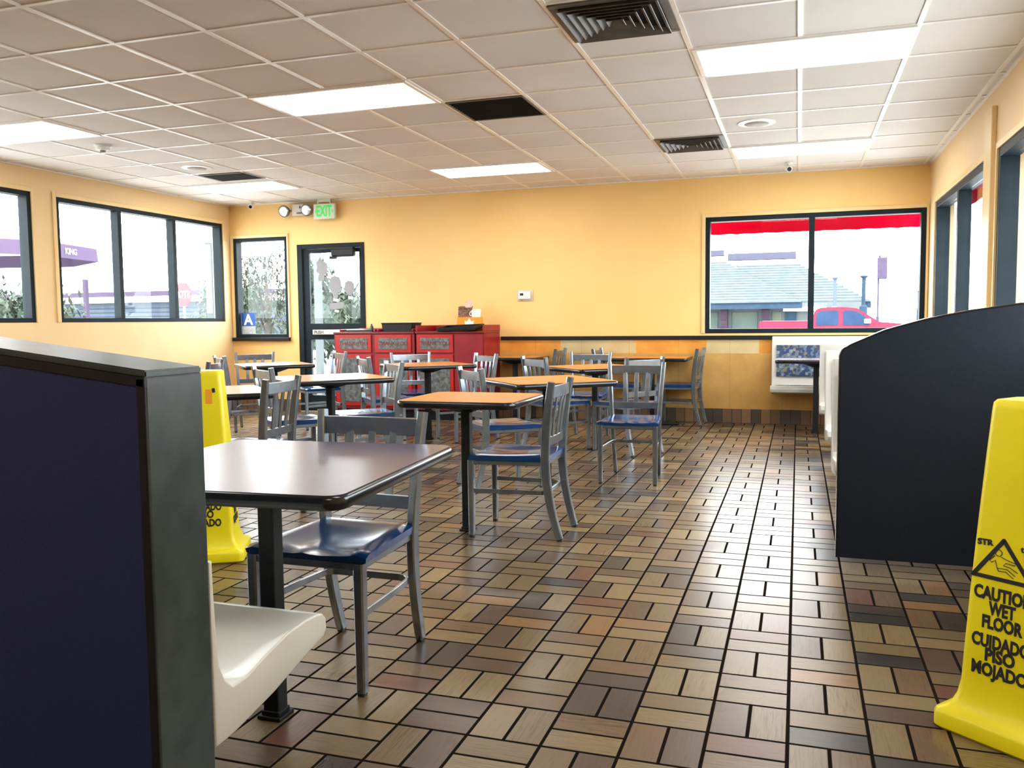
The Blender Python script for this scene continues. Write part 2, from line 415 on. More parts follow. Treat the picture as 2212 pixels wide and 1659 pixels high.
bm = newbm(); bx(bm, XL-TH, XR+TH, YF-TH, YB+TH, -.12, 0); struct('floor', bm, M_floor)
bm = newbm(); bx(bm, XL-TH, XR+TH, YF-TH, YB+TH, ZC, ZC+.05); struct('ceiling', bm, M_ceil)
# ceiling grid
GP, GX0, GY0 = .6127, -.01, 5.252
def gx(i): return GX0 + GP*i
def gy(j): return GY0 + GP*j
bm = newbm()
for i in range(-12, 3):
    x = gx(i)
    if XL < x < XR: bx(bm, x-.014, x+.014, YF, YB, ZC-.007, ZC)
for j in range(-15, 9):
    y = gy(j)
    if YF < y < YB:
        if j == -1:
            bx(bm, XL, gx(-2), y-.013, y+.013, ZC-.0062, ZC); bx(bm, gx(-1), XR, y-.013, y+.013, ZC-.0062, ZC)
            for y2 in (gy(-.57), gy(-1.59)): bx(bm, gx(-2), gx(-1), y2-.011, y2+.011, ZC-.0062, ZC)
        else: bx(bm, XL, XR, y-.013, y+.013, ZC-.0062, ZC)
for (a, b, c, d) in ((XL, XL+.02, YF, YB), (XR-.02, XR, YF, YB), (XL, XR, YB-.02, YB), (XL, XR, YF, YF+.02)): bx(bm, a, b, c, d, ZC-.012, ZC)
struct('trim_1', bm, M_grid)
# baseboards (floor tile turned up the wall), chair rail
bm = newbm(); bx(bm, -5.285, XR, YB-.013, YB, 0, .16, .003); bx(bm, XL, -6.27, YB-.013, YB, 0, .16, .003); struct('baseboard_back', bm, M_base)
bm = newbm(); bx(bm, XL, XL+.013, YF, YB-.013, 0, .16, .003); struct('baseboard_left', bm, M_base)
bm = newbm(); bx(bm, XR-.013, XR, YF, YB-.013, 0, .16, .003); struct('baseboard_right', bm, M_base)
bm = newbm(); bx(bm, -3.44, XR, YB-.028, YB, .94, .985, .004); struct('trim_2', bm, M_black)
bm = newbm(); bx(bm, XL-.0+.02, -6.40, YB-.05, YB, .94, .985, .006); struct('trim_3', bm, M_black)

# ---------------------------------------------------------------- windows
def window(name, axis, p, out, u0, u1, z0, z1, mull, fr=.045, trimw=.045, inset=.05):
    """frame set into the wall; out = +1/-1 direction to outside"""
    root = sroot(name)
    def B(bm, a, b, q0, q1, c, d, bev=.003):
        if axis == 'y': bx(bm, a, b, min(q0, q1), max(q0, q1), c, d, bev)
        else: bx(bm, min(q0, q1), max(q0, q1), a, b, c, d, bev)
    f0 = p + out*inset*.0 - out*.004; f1 = p + out*.115
    bm = newbm()
    B(bm, u0, u0+fr, f0, f1, z0, z1); B(bm, u1-fr, u1, f0, f1, z0, z1)
    B(bm, u0+fr, u1-fr, f0, f1, z1-fr, z1); B(bm, u0+fr, u1-fr, f0, f1, z0, z0+fr)
    obj('window_frame', bm, M_frame, root)
    for m in mull:
        bm = newbm(); B(bm, m-fr*.62, m+fr*.62, p, f1-out*.012, z0+fr, z1-fr); obj('mullion', bm, M_frame, root)
    cuts = [u0+fr] + [c for m in mull for c in (m-fr*.62, m+fr*.62)] + [u1-fr]
    gp = p + out*.075
    for a, b in zip(cuts[::2], cuts[1::2]):
        bm = newbm(); B(bm, a, b, gp-.003, gp+.003, z0+fr, z1-fr, 0); obj('pane', bm, M_glass, root)
    bm = newbm(); t0 = p - out*.018; t1 = p - out*.0
    B(bm, u0-trimw, u0, t0, t1, z0, z1+trimw); B(bm, u1, u1+trimw*.6, t0, t1, z0, z1+trimw); B(bm, u0, u1, t0, t1, z1, z1+trimw)
    obj('window_trim', bm, M_trim, root)
    return root
window('window_1', 'x', XL, -1, *WL[0], [7.955, 8.86]); window('window_2', 'x', XL, -1, *WL[1], [4.62, 5.69])
w3 = window('window_3', 'y', YB, 1, *WB1, [], trimw=.04)
w4 = window('window_4', 'y', YB, 1, *WB2, [.128], trimw=.04, fr=.05)
window('window_5', 'x', XR, 1, *WR[0], [8.30], fr=.06); window('window_6', 'x', XR, 1, *WR[1], [4.25, 5.5], fr=.06)
# corner post cladding between right-hand windows, with an orange cord cover
bm = newbm(); bx(bm, XR-.035, XR, 6.80, 7.03, .98, 2.62, .006); struct('trim_4', bm, M_trim)

# ---------------------------------------------------------------- door
d = sroot('door_1')
x0, x1, zt = DR[0], DR[1], DR[3]
bm = newbm()
bx(bm, x0, x0+.075, YB-.012, YB+.13, 0, zt, .004); bx(bm, x1-.05, x1, YB-.012, YB+.13, 0, zt, .004); bx(bm, x0+.075, x1-.05, YB-.012, YB+.13, zt-.06, zt, .004)
obj('door_frame', bm, M_frame, d)
lx0, lx1 = x0+.08, x1-.053
leaf = newbm(); ya, yb = YB+.012, YB+.056
bx(leaf, lx0, lx0+.085, ya, yb, .01, zt-.065, .003); bx(leaf, lx1-.03, lx1, ya, yb, .01, zt-.065, .003)
bx(leaf, lx0+.085, lx1-.03, ya, yb, 2.085, zt-.065, .003); bx(leaf, lx0+.085, lx1-.03, ya, yb, .955, 1.165, .003); bx(leaf, lx0+.085, lx1-.03, ya, yb, .01, .22, .003)
obj('door_leaf', leaf, M_frame, d)
for a, b in ((1.165, 2.085), (.22, .955)):
    bm = newbm(); bx(bm, lx0+.085, lx1-.03, YB+.03, YB+.036, a, b); obj('door_glass', bm, M_glass, d)
bm = newbm(); bx(bm, lx0+.14, lx1-.04, YB-.035, YB-.015, 1.02, 1.085, .004); bx(bm, lx0+.16, lx0+.20, YB-.02, YB+.02, 1.03, 1.075); bx(bm, lx1-.12, lx1-.08, YB-.02, YB+.02, 1.03, 1.075)
pb = obj('push_bar', bm, pm('brushed_push_bar', (.45, .46, .44), .35, .6), d); pb['label'] = 'brushed metal push bar'
textmesh('lettering', 'PUSH', .058, M_ink, pb, frameM((lx0+.235, YB-.037, 1.05), (1, 0, 0), (0, 0, 1)), .001)
bm = newbm(); bx(bm, -5.73, -5.40, YB-.075, YB-.005, 2.03, 2.12, .012); bx(bm, -5.70, -5.42, YB-.06, YB+.012, 2.02, 2.14, .004)
bx(bm, -5.95, -5.70, YB-.05, YB-.03, 2.125, 2.145, .003); bx(bm, -5.76, -5.66, YB-.07, YB-.02, 1.995, 2.03, .008)
obj('door_closer', bm, M_black, d)
bm = newbm(); bx(bm, x0, x1, YB-.02, YB+.14, 0, .012, .002); obj('threshold', bm, pm('aluminium_threshold', (.5, .5, .48), .35, .8), d)

# ---------------------------------------------------------------- ceiling fittings
def ceil_light(i0, i1, j0, label):
    a, b, c, e = gx(i0), gx(i1), gy(j0), gy(j0+1); cx, cy_ = (a+b)/2, (c+e)/2
    r = thing('ceiling_light', label, 'ceiling light', (cx, cy_, ZC), 0, 'recessed fluorescent troffers in the ceiling')
    hw, hd = (b-a)/2-.006, (e-c)/2-.006
    bm = newbm()
    for (p, q, s, t_) in ((-hw, hw, -hd, -hd+.03), (-hw, hw, hd-.03, hd), (-hw, -hw+.03, -hd+.03, hd-.03), (hw-.03, hw, -hd+.03, hd-.03)):
        bx(bm, p, q, s, t_, -.016, 0, .002)
    obj('frame', bm, M_grid, r)
    bm = newbm(); bx(bm, -hw+.03, hw-.03, -hd+.03, hd-.03, -.012, -.004, .001); obj('diffuser', bm, M_lamp, r)
ceil_light(-1, 1, 0, 'bright warm ceiling light nearest the camera, upper right beside the big louvred vent')
ceil_light(-6, -4, 0, 'bright ceiling light left of the black square vent opening')
ceil_light(-11, -9, 0, 'ceiling light cut off by the left edge of the photo, above the left windows')
ceil_light(-11, -9, 5, 'ceiling light in the far left corner just behind a small dark vent')
ceil_light(-6, -4, 5, 'warm yellowish ceiling light nearest the middle of the yellow back wall')
ceil_light(-1, 1, 5, 'white ceiling light in front of the large two-pane back window')
for i0 in (-1, -6, -11):  # unseen lights added as fill for the foreground and ceiling
    for j0, w_ in ((-6, 'above the camera'), (-10, 'behind the camera')):
        ceil_light(i0, i0+2, j0, 'unseen fill light added %s, %s' % (w_, {-1: 'right row', -6: 'middle row', -11: 'left row'}[i0]))
def louvre_vent(cx, cy_, sz, label):
    r = thing('ceiling_vent', label, 'vent', (cx, cy_, ZC), 0)
    h = sz/2
    bm = newbm(); w = .045
    for (p, q, s, t_) in ((-h, h, -h, -h+w), (-h, h, h-w, h), (-h, -h+w, -h+w, h-w), (h-w, h, -h+w, h-w)): bx(bm, p, q, s, t_, -.014, 0, .002)
    obj('frame', bm, M_vent, r)
    bm = newbm(); bx(bm, -h+w, h-w, -h+w, h-w, -.003, -.001); obj('backing', bm, M_dark, r)
    inner = h-w; n = 6
    for k in range(n):                                                   # nested four-way louvres
        a = inner*(k+.45)/n
        for q in range(4):
            R = Matrix.Rotation(q*PI/2, 3, 'Z')
            bm = newbm(); L = a
            for s_ in (0,):
                p1, p2 = a, a + inner/n*.62
                vs = [Vector((-p1, -p1, -.004)), Vector((p1, -p1, -.004)), Vector((p2, -p2, -.034)), Vector((-p2, -p2, -.034))]
                vt = [v + Vector((0, -.0015, .002)) for v in vs]
                A = [bm.verts.new(R @ v) for v in vs]; B = [bm.verts.new(R @ v) for v in vt]
                bm.faces.new(A); bm.faces.new(B[::-1])
                for i in range(4): bm.faces.new([A[i], B[i], B[(i+1) % 4], A[(i+1) % 4]])
                bmesh.ops.recalc_face_normals(bm, faces=bm.faces[:])
            obj('louvre', bm, M_slat if q in (1,) else M_vent, r)  # one side gets a lighter metal, its catch of light painted in
    return r
louvre_vent(gx(-1.5), gy(-1.08), .595, 'large square louvred ceiling vent at the top centre, nearest the camera')
louvre_vent(gx(-1.5), gy(4.5), .595, 'square louvred ceiling vent in front of the far right ceiling light')
def dark_vent(cx, cy_, sx, sy_, label):
    r = thing('return_vent', label, 'vent', (cx, cy_, ZC), 0)
    bm = newbm(); w = .018
    for (p, q, s, t_) in ((-sx/2, sx/2, -sy_/2, -sy_/2+w), (-sx/2, sx/2, sy_/2-w, sy_/2), (-sx/2, -sx/2+w, -sy_/2+w, sy_/2-w), (sx/2-w, sx/2, -sy_/2+w, sy_/2-w)): bx(bm, p, q, s, t_, -.012, 0, .001)
    obj('frame', bm, M_vent, r)
    bm = newbm(); bx(bm, -sx/2+w, sx/2-w, -sy_/2+w, sy_/2-w, -.004, -.001); obj('backing', bm, M_dark, r)
    bm = newbm()
    for k in range(13):
        y = -sy_/2+w + (sy_-2*w)*(k+.5)/13; box(bm, (0, y, -.008), (sx-2*w, .004, .010), 0, Matrix.Rotation(.5, 3, 'X'))
    obj('grille', bm, M_black, r)
dark_vent(gx(-3.5), gy(1.53), .595, .595, 'black square return-air grille right of the middle ceiling light')
dark_vent(gx(-9.45), gy(4.45), .56, .40, 'small dark ceiling vent just before the far left light')
def disc(name, label, cat, x, y, prof, mat, extra=None):
    r = thing(name, label, cat, (x, y, ZC), 0); bm = newbm(); lathe(bm, prof, seg=28); obj('housing', bm, mat, r, True)
    if extra: bm = newbm(); lathe(bm, extra[0], seg=24); obj(extra[1], bm, extra[2], r, True)
disc('smoke_detector', 'small white smoke detector near the left edge of the ceiling', 'smoke detector', gx(-9.53), gy(1.55), [(.075, 0), (.075, -.012), (.06, -.018), (.055, -.045), (.03, -.052)], M_white, ([(.025, -.05), (.022, -.062), (.01, -.064)], 'sensor', M_vent))
M_spk = noisy('speaker_mesh', (.40, .37, .34), (.5, .47, .44), 150, .6)
disc('ceiling_speaker', 'round ceiling speaker above the left windows, before the small dark vent', 'speaker', gx(-9.48), gy(3.54), [(.15, 0), (.148, -.006), (.11, -.010)], M_grid, ([(.10, -.009), (.09, -.016), (.02, -.018)], 'grille', M_spk))
disc('ceiling_speaker', 'round ceiling speaker between the two right-hand ceiling lights', 'speaker', gx(-.54), gy(3.5), [(.15, 0), (.148, -.006), (.11, -.010)], M_grid, ([(.10, -.009), (.09, -.016), (.02, -.018)], 'grille', M_spk))
def cctv(x, y, ang, label):
    r = thing('security_camera', label, 'camera', (x, y, ZC), ang)
    bm = newbm(); lathe(bm, [(.04, 0), (.04, -.012), (.012, -.016), (.012, -.04)], seg=20); obj('mount', bm, M_white, r, True)
    bm = newbm(); lathe(bm, [(.02, -.05), (.032, -.045), (.033, .03), (.028, .04)], (0, 0, -.06), 20, Matrix.Rotation(PI/2+.35, 3, 'X')); obj('housing', bm, M_white, r, True)
    bm = newbm(); lathe(bm, [(.022, .04), (.018, .052)], (0, 0, -.06), 18, Matrix.Rotation(PI/2+.35, 3, 'X')); obj('lens', bm, M_blackgloss, r, True)
cctv(gx(-.17), gy(6.72), .25, 'small white security camera on the ceiling above the large back window')
cctv(-6.78, 9.70, .3, 'small white security camera in the far left ceiling corner')

# ---------------------------------------------------------------- exit sign and emergency lamp
r = thing('exit_sign', 'green lettered EXIT sign hanging from the ceiling above the door', 'exit sign', (-5.79, 9.86, 2.60), 0)
bm = newbm(); bx(bm, -.155, .155, -.022, .022, -.098, .098, .008); obj('housing', bm, M_exitw, r)
bm = newbm(); bx(bm, -.10, -.085, -.012, .012, .098, ZC-2.60, 0); bx(bm, .07, .085, -.012, .012, .098, ZC-2.60, 0); bx(bm, -.085, .07, -.01, .01, .12, ZC-2.60, 0); obj('bracket', bm, M_putty, r)
textmesh('lettering', 'EXIT', .19, M_green, r, frameM((0, -.0225, -.002), (1, 0, 0), (0, 0, 1)), .001, .58, .006)
for s_ in (-1, 1):
    bm = newbm(); prism(bm, [(s_*.135, .0), (s_*.118, .022), (s_*.110, .016), (s_*.120, 0), (s_*.110, -.016), (s_*.118, -.022)], 'y', -.0235, -.022); obj('arrow', bm, M_green, r)
r = thing('emergency_light', 'twin-headed emergency light with round lamps left of the exit sign', 'emergency light', (-6.18, 9.90, 2.64), 0)
bm = newbm(); bx(bm, -.095, .095, -.05, .045, -.075, .075, .01); obj('battery_box', bm, M_putty, r)
bm = newbm(); bx(bm, .02, .045, -.053, -.049, .015, .05, .002); bx(bm, -.02, .07, -.052, -.049, -.055, -.03, .001); obj('test_panel', bm, M_vent, r)
for s_, xx in ((-1, -.195), (1, .14)):
    bm = newbm(); tube(bm, [(s_*.06, 0, .0), (xx, .01, .0)], .014, 8); obj('arm', bm, M_putty, r)
    R3 = Matrix.Rotation(PI/2 + .25, 3, 'X') @ Matrix.Rotation(s_*.0, 3, 'Y')
    bm = newbm(); lathe(bm, [(.03, -.07), (.055, -.045), (.078, .0), (.078, .018)], (xx, -.06, -.01), 24, R3); hd = obj('lamp_head', bm, M_vent, r, True)
    bm = newbm(); lathe(bm, [(.07, .016), (.06, .026), (.02, .031)], (xx, -.06, -.01), 24, R3); obj('lens', bm, M_chrome, hd, True)
r = thing('thermostat', 'cream thermostat in a clear cover on the yellow back wall', 'thermostat', (-3.13, YB, 1.478), 0)
bm = newbm(); bx(bm, -.10, .10, -.012, 0, -.066, .066, .004); obj('back_plate', bm, M_putty, r)
bm = newbm(); bx(bm, -.078, .075, -.038, -.012, -.045, .048, .008); obj('body', bm, M_white, r)
bm = newbm(); bx(bm, -.055, -.012, -.0395, -.037, -.002, .026, .001); obj('display', bm, M_ink, r)
bm = newbm(); lathe(bm, [(.006, 0), (.006, .02)], (-.03, -.03, -.06), 10, Matrix.Rotation(PI/2, 3, 'X')); obj('lock', bm, M_chrome, r)

# ---------------------------------------------------------------- papers on the door, grade card
def paper(pts, c, label, tapes):
    r = thing('paper_cutout', label, 'poster', (c[0], YB+.022, c[1]), 0)
    bm = newbm(); prism(bm, pts, 'y', 0, .002); obj('sheet', bm, M_paper, r)
    for (tx, tz, w, h) in tapes:
        bm = newbm(); box(bm, (tx, .0005, tz), (w, .0016, h), 0, Matrix.Rotation(.15, 3, 'Y')); obj('tape_strip', bm, M_papw, r)
def blob(w, h, n, jag, seed, extra=None):
    rd = random.Random(seed); out = []
    for k in range(n):
        a = 2*PI*k/n; q = 1 + (jag if k % 2 else -jag)*rd.random()
        out.append((w/2*math.cos(a)*q, h/2*math.sin(a)*q))
    return out
paper([(-.08, .10), (-.05, .12), (-.02, .17), (.02, .12), (.06, .10), (.085, .04), (.08, -.04), (.04, -.07), (.03, -.14), (-.05, -.14), (-.055, -.08), (-.03, -.05), (-.085, -.01), (-.06, .03)],
      (-5.925, 1.86), 'grey jagged paper cutout taped highest on the glass door', [(.10, -.09, .05, .03), (-.04, -.17, .05, .03)])
paper([(-.085, .06), (-.06, .11), (.0, .125), (.06, .11), (.085, .06), (.09, 0), (.075, -.06), (.035, -.085), (.035, -.16), (-.035, -.16), (-.04, -.085), (-.075, -.06), (-.09, 0)],
      (-5.73, 1.655), 'large rounded grey paper cutout taped in the middle of the door glass', [(0, .14, .07, .03), (0, -.185, .07, .04)])
paper([(-.07, .04), (-.03, .09), (.03, .085), (.065, .05), (.07, -.02), (.055, -.07), (.0, -.10), (-.05, -.07), (-.075, -.02)],
      (-5.52, 1.625), 'small grey paper cutout taped nearest the door closer side of the glass', [(-.03, .11, .07, .03), (.01, -.13, .07, .035)])
paper([(-.11, .045), (-.08, .03), (.0, .04), (.09, .05), (.11, .02), (.095, -.03), (.04, -.04), (-.05, -.05), (-.11, -.04), (-.095, 0)],
      (-5.715, 1.395), 'wide low grey paper cutout taped lowest on the door glass', [(0, -.07, .06, .03)])
r = thing('grade_card', 'blue and white card with a big letter A in the narrow window', 'card', (-7.10, YB+.062, 1.175), 0)
bm = newbm(); bx(bm, -.105, .105, 0, .003, -.035, .145, .001); obj('upper_sheet', bm, M_blue, r)
bm = newbm(); bx(bm, -.105, .105, 0, .003, -.145, -.037, .001); obj('lower_sheet', bm, noisy('printed_card', (.35, .42, .48), (.7, .74, .76), 120, .6), r)
textmesh('lettering', 'A', .20, M_papw, r, frameM((0, -.001, .045), (1, 0, 0), (0, 0, 1)), .001, 1.0, .006)

# ---------------------------------------------------------------- chairs
def make_chair():
    t = thing('dining_chair', '', 'chair', (0, 0, 0), 0)
    # seat: a saddled blue slab, faces -Y
    bm = newbm(); nx, ny = 14, 12; top = []; bot = []
    for j in range(ny+1):
        v = j/ny; y = -.235 + .445*v; hw = .222 - .034*v; rt_, rb = [], []
        for i in range(nx+1):
            u = i/nx*2-1; x = u*hw
            dish = .016*(1 - abs(u)**2.2)*math.sin(PI*min(1, .25+v*.75)) + .010*(1-abs(u)**4)*(v < .2)*(1-v/.2)*0
            roll_ = .010*max(0, 1-v/.14)**2
            edge = .012*max(0, (abs(u)-.9)/.1)**2 + (.010*max(0, (v-.93)/.07)**2)
            bumpc = .006*math.exp(-(u/.12)**2)*max(0, 1-v/.55)
            yy = y + (.012*(u*u) if v < .01 else 0)
            rt_.append(bm.verts.new((x, yy, .462 - dish - roll_ - edge + bumpc)))
            rb.append(bm.verts.new((x*.985, yy*.985, .425)))
        top.append(rt_); bot.append(rb)
    for j in range(ny):
        for i in range(nx):
            bm.faces.new([top[j][i], top[j][i+1], top[j+1][i+1], top[j+1][i]])
            bm.faces.new([bot[j][i], bot[j+1][i], bot[j+1][i+1], bot[j][i+1]])
    for i in range(nx):
        bm.faces.new([top[0][i], bot[0][i], bot[0][i+1], top[0][i+1]]); bm.faces.new([top[ny][i], top[ny][i+1], bot[ny][i+1], bot[ny][i]])
    for j in range(ny):
        bm.faces.new([top[j][0], top[j+1][0], bot[j+1][0], bot[j][0]]); bm.faces.new([top[j][nx], bot[j][nx], bot[j+1][nx], top[j+1][nx]])
    bmesh.ops.recalc_face_normals(bm, faces=bm.faces[:])
    obj('seat', bm, M_seat, t, True, 50)
    bm = newbm()
    sweep(bm, [(-.19, -.215, .412), (.19, -.215, .412)], .026, .018, (0, 0, 1)); sweep(bm, [(-.165, .19, .412), (.165, .19, .412)], .026, .018, (0, 0, 1))
    for s in (-1, 1): sweep(bm, [(s*.195, -.215, .412), (s*.172, .19, .412)], .026, .018, (0, 0, 1))
    obj('seat_frame', bm, M_alu, t)
    for s in (-1, 1):
        bm = newbm(); sweep(bm, [(s*.195, -.215, .012), (s*.195, -.215, .424)], [.031, .036], [.031, .036], (1, 0, 0)); l = obj('leg', bm, M_alu, t)
        bm = newbm(); box(bm, (s*.195, -.215, .007), (.024, .024, .014), .002); obj('foot_cap', bm, M_cap, l)
        pts = []
        for k in range(15):
            z = .012 + (.85-.012)*k/14
            if z < .42: y = .195 + .075*((.42-z)/.41)**1.8
            else: y = .195 + .045*((z-.42)/.43)**1.6
            xo = .165 + .012*(z/.42) if z < .42 else .177 + .028*((z-.42)/.43)**1.2
            pts.append((s*xo, y, z))
        bm = newbm(); sweep(bm, pts, .030, [.036 + .012*math.sin(PI*k/14) for k in range(15)], (1, 0, 0)); l = obj('leg', bm, M_alu, t)
        bm = newbm(); box(bm, (s*.165, .27, .007), (.022, .03, .014), .002); obj('foot_cap', bm, M_cap, l)
    def post(z): return .195 + .045*((z-.42)/.43)**1.6
    def rail(z0, z1, hw, name, bow):
        bm = newbm(); zc = (z0+z1)/2; y = post(zc)
        sweep(bm, [(-hw + 2*hw*k/8, y + bow*(1-((k-4)/4)**2), zc) for k in range(9)], z1-z0, .014, (0, 0, 1)); obj(name, bm, M_alu, t)
    rail(.762, .826, .192, 'top_rail', .014); rail(.504, .552, .176, 'lower_rail', .010)
    for s in (-1, 0, 1):
        bm = newbm(); sweep(bm, [(s*(.078+.010*k/4), post(.528)+(post(.794)-post(.528))*((k/4)**1.3)+(.010+.003*k/4)*(1-.2*abs(s)), .535+.245*k/4) for k in range(5)], .031, .010, (1, 0, 0)); obj('slat', bm, M_alu, t)
    bm = newbm(); pts = [(-.193, -.21, .255), (-.180, .06, .255), (-.172, .145, .255)]
    pts += [(-.172+.05*(1-math.cos(a)), .145+.05*math.sin(a), .255) for a in (PI/6, PI/3, PI/2)]
    pts += [(-x, y, z) for x, y, z in pts[::-1]]
    sweep(bm, pts, .024, .012, (0, 0, 1)); obj('stretcher', bm, M_alu, t)
    return t
CH = [ # x, y, rotation in degrees (0 faces the camera side), label, group
 (-1.474, 2.558, -1, 'aluminium chair with shiny blue seat pushed under the nearest dark plum table'),
 (-1.458, 4.509, -89.5, 'aluminium chair seen side-on, right of the front orange square table'),
 (-1.145, 6.215, 2, 'aluminium chair standing by the open aisle, blue seat facing the camera'),
 (-1.994, 5.756, 133, 'aluminium chair left of the second orange table, its back just beyond the front table'),
 (-2.082, 7.553, 137, 'aluminium chair left of the third orange table, below the orange wall band'),
 (-1.993, 8.285, -1, 'aluminium chair behind the third orange table, facing the camera below the beige wall band'),
 (-1.432, 7.532, 231, 'aluminium chair seen from behind, directly behind the aisle chair'),
 (-2.845, 9.640, -91, 'aluminium chair against the back wall, right of the small table beside the red cabinet'),
 (-1.940, 9.650, 89.5, 'aluminium chair at the left end of the long orange table on the back wall'),
 (-1.256, 9.715, -95, 'aluminium chair at the right end of the long orange table on the back wall'),
 (-3.128, 7.947, -40, 'aluminium chair in front of the plain red cabinet panel, facing left to its table'),
 (-3.790, 8.180, 35, 'aluminium chair in front of the grey marbled bin doors, behind the orange table there'),
 (-3.302, 6.194, -46, 'aluminium chair at the right tip of the middle glare-white table'),
 (-3.722, 7.425, 133, 'aluminium chair in front of the first bin door, back leaning left'),
 (-5.107, 8.502, -42, 'aluminium chair between the glass door and the red cabinet'),
 (-5.699, 8.108, 32, 'aluminium chair in the far left corner behind the white-looking table, facing the camera'),
 (-5.430, 7.545, 140, 'aluminium chair left of the far left corner table, right one of two overlapping'),
 (-5.081, 6.269, -69, 'aluminium chair peeking above the left yellow cone, leftmost of all chairs'),
 (-3.613, 5.639, 142, 'aluminium chair left of the middle glare-white table, half hidden behind a nearer chair'),
 (-3.143, 4.387, -84, 'aluminium chair seen close from behind, left of centre between cone and plum table'),
]
ch0 = make_chair()
for k, (x, y, a, lab) in enumerate(CH):
    if k == 0:
        ch0.location = (x, y, 0); ch0.rotation_euler = (0, 0, math.radians(a)); ch0['label'] = lab; ch0['group'] = 'aluminium slat-back dining chairs'
    else: dup(ch0, (x, y, 0), math.radians(a), lab, 'aluminium slat-back dining chairs')

# ---------------------------------------------------------------- tables
def table(x, y, w, h, rot, lam, label, base='plate', col=(0, 0), zt=.755, r=.05):
    t = thing('cafe_table', label, 'table', (x, y, 0), math.radians(rot), 'pedestal tables with black edges')
    bm = newbm(); prism(bm, rrect(w-.012, h-.012, r-.006), 'z', zt-.030, zt); obj('tabletop', bm, lam, t)
    # bullnose edge band
    bm = newbm(); rings = []
    for k in range(9):
        a = -PI/2 + PI*k/8; o = .010*math.cos(a); z = zt-.0195 + .0185*math.sin(a)
        rings.append([bm.verts.new((p[0], p[1], z)) for p in rrect(w-.012+2*o, h-.012+2*o, r-.006+o, 6)])
    n = len(rings[0])
    for a, b in zip(rings, rings[1:]):
        for k in range(n): bm.faces.new([a[k], a[(k+1) % n], b[(k+1) % n], b[k]])
    inner = [bm.verts.new((p[0], p[1], zt-.038)) for p in rrect(w-.05, h-.05, max(r-.02, .01), 6)]
    for k in range(n): bm.faces.new([inner[k], inner[(k+1) % n], rings[0][(k+1) % n], rings[0][k]])
    bm.faces.new(inner)
    bmesh.ops.recalc_face_normals(bm, faces=bm.faces[:]); obj('edge_band', bm, M_blackgloss, t, True, 60)
    cx, cy_ = col
    bm = newbm(); box(bm, (cx, cy_, zt/2-.02), (.052, .052, zt-.05), .005, Matrix.Rotation(-math.radians(rot), 3, 'Z')); obj('column', bm, M_col, t)
    bm = newbm(); pr = rrect(.30, .30, .03)
    lo = [bm.verts.new((cx+p[0]*.28, cy_+p[1]*.28, zt-.085)) for p in pr]; hi = [bm.verts.new((cx+p[0], cy_+p[1], zt-.040)) for p in pr]
    h2 = [bm.verts.new((cx+p[0], cy_+p[1], zt-.036)) for p in pr]
    for A, B in ((lo, hi), (hi, h2)):
        for k in range(len(pr)): bm.faces.new([A[k], A[(k+1) % len(pr)], B[(k+1) % len(pr)], B[k]])
    bm.faces.new(lo[::-1]); bm.faces.new(h2); bmesh.ops.recalc_face_normals(bm, faces=bm.faces[:]); obj('top_bracket', bm, M_col, t)
    bm = newbm(); rm = Matrix.Rotation(-math.radians(rot), 3, 'Z')
    if base == 'plate': box(bm, (cx, cy_, .006), (.078, .078, .012), .003, rm); box(bm, (cx, cy_, .018), (.060, .060, .014), .003, rm)
    else:
        box(bm, (cx, cy_, .014), (.60, .09, .026), .01, rm); box(bm, (cx, cy_, .014), (.09, .40, .026), .01, rm); box(bm, (cx, cy_, .035), (.10, .10, .03), .006, rm)
    obj('base_plate', bm, M_col, t)
table(-1.47, 2.20, .82, .88, 4, M_lamP, 'large dark plum topped table nearest the camera beside the left booth', col=(0, -.06))
table(-1.700, 4.42, .66, .61, 0, M_lamO, 'front orange topped square table in the middle of the room', r=.06, col=(-.045, .02))
table(-1.690, 5.86, .76, .76, 41, M_lamO, 'second orange topped table turned diagonally, beside the aisle chair')
table(-1.735, 7.60, .74, .74, 45, M_lamO, 'third orange table turned diagonally, before the long wall table')
table(-1.620, 9.60, .98, .62, 0, M_lamO, 'long orange topped table against the back wall under the orange band', 'cross', r=.03, col=(.08, 0))
table(-3.125, 9.61, .61, .61, 0, M_lamO, 'small orange table in the dark beside the red cabinet', r=.03, col=(-.03, 0))
table(-3.490, 7.84, .76, .76, 45, M_lamO, 'orange topped table in front of the red bin cabinets')
table(-3.420, 5.84, .78, .78, 47, M_lamO, 'middle table whose top shines white from the windows, before the door')
table(-5.140, 7.66, .70, .70, 45, M_lamO, 'far left corner table shining white beneath the narrow window')
table(-3.520, 4.48, .74, .74, 45, M_lamO, 'left table shining white just right of the left yellow cone')

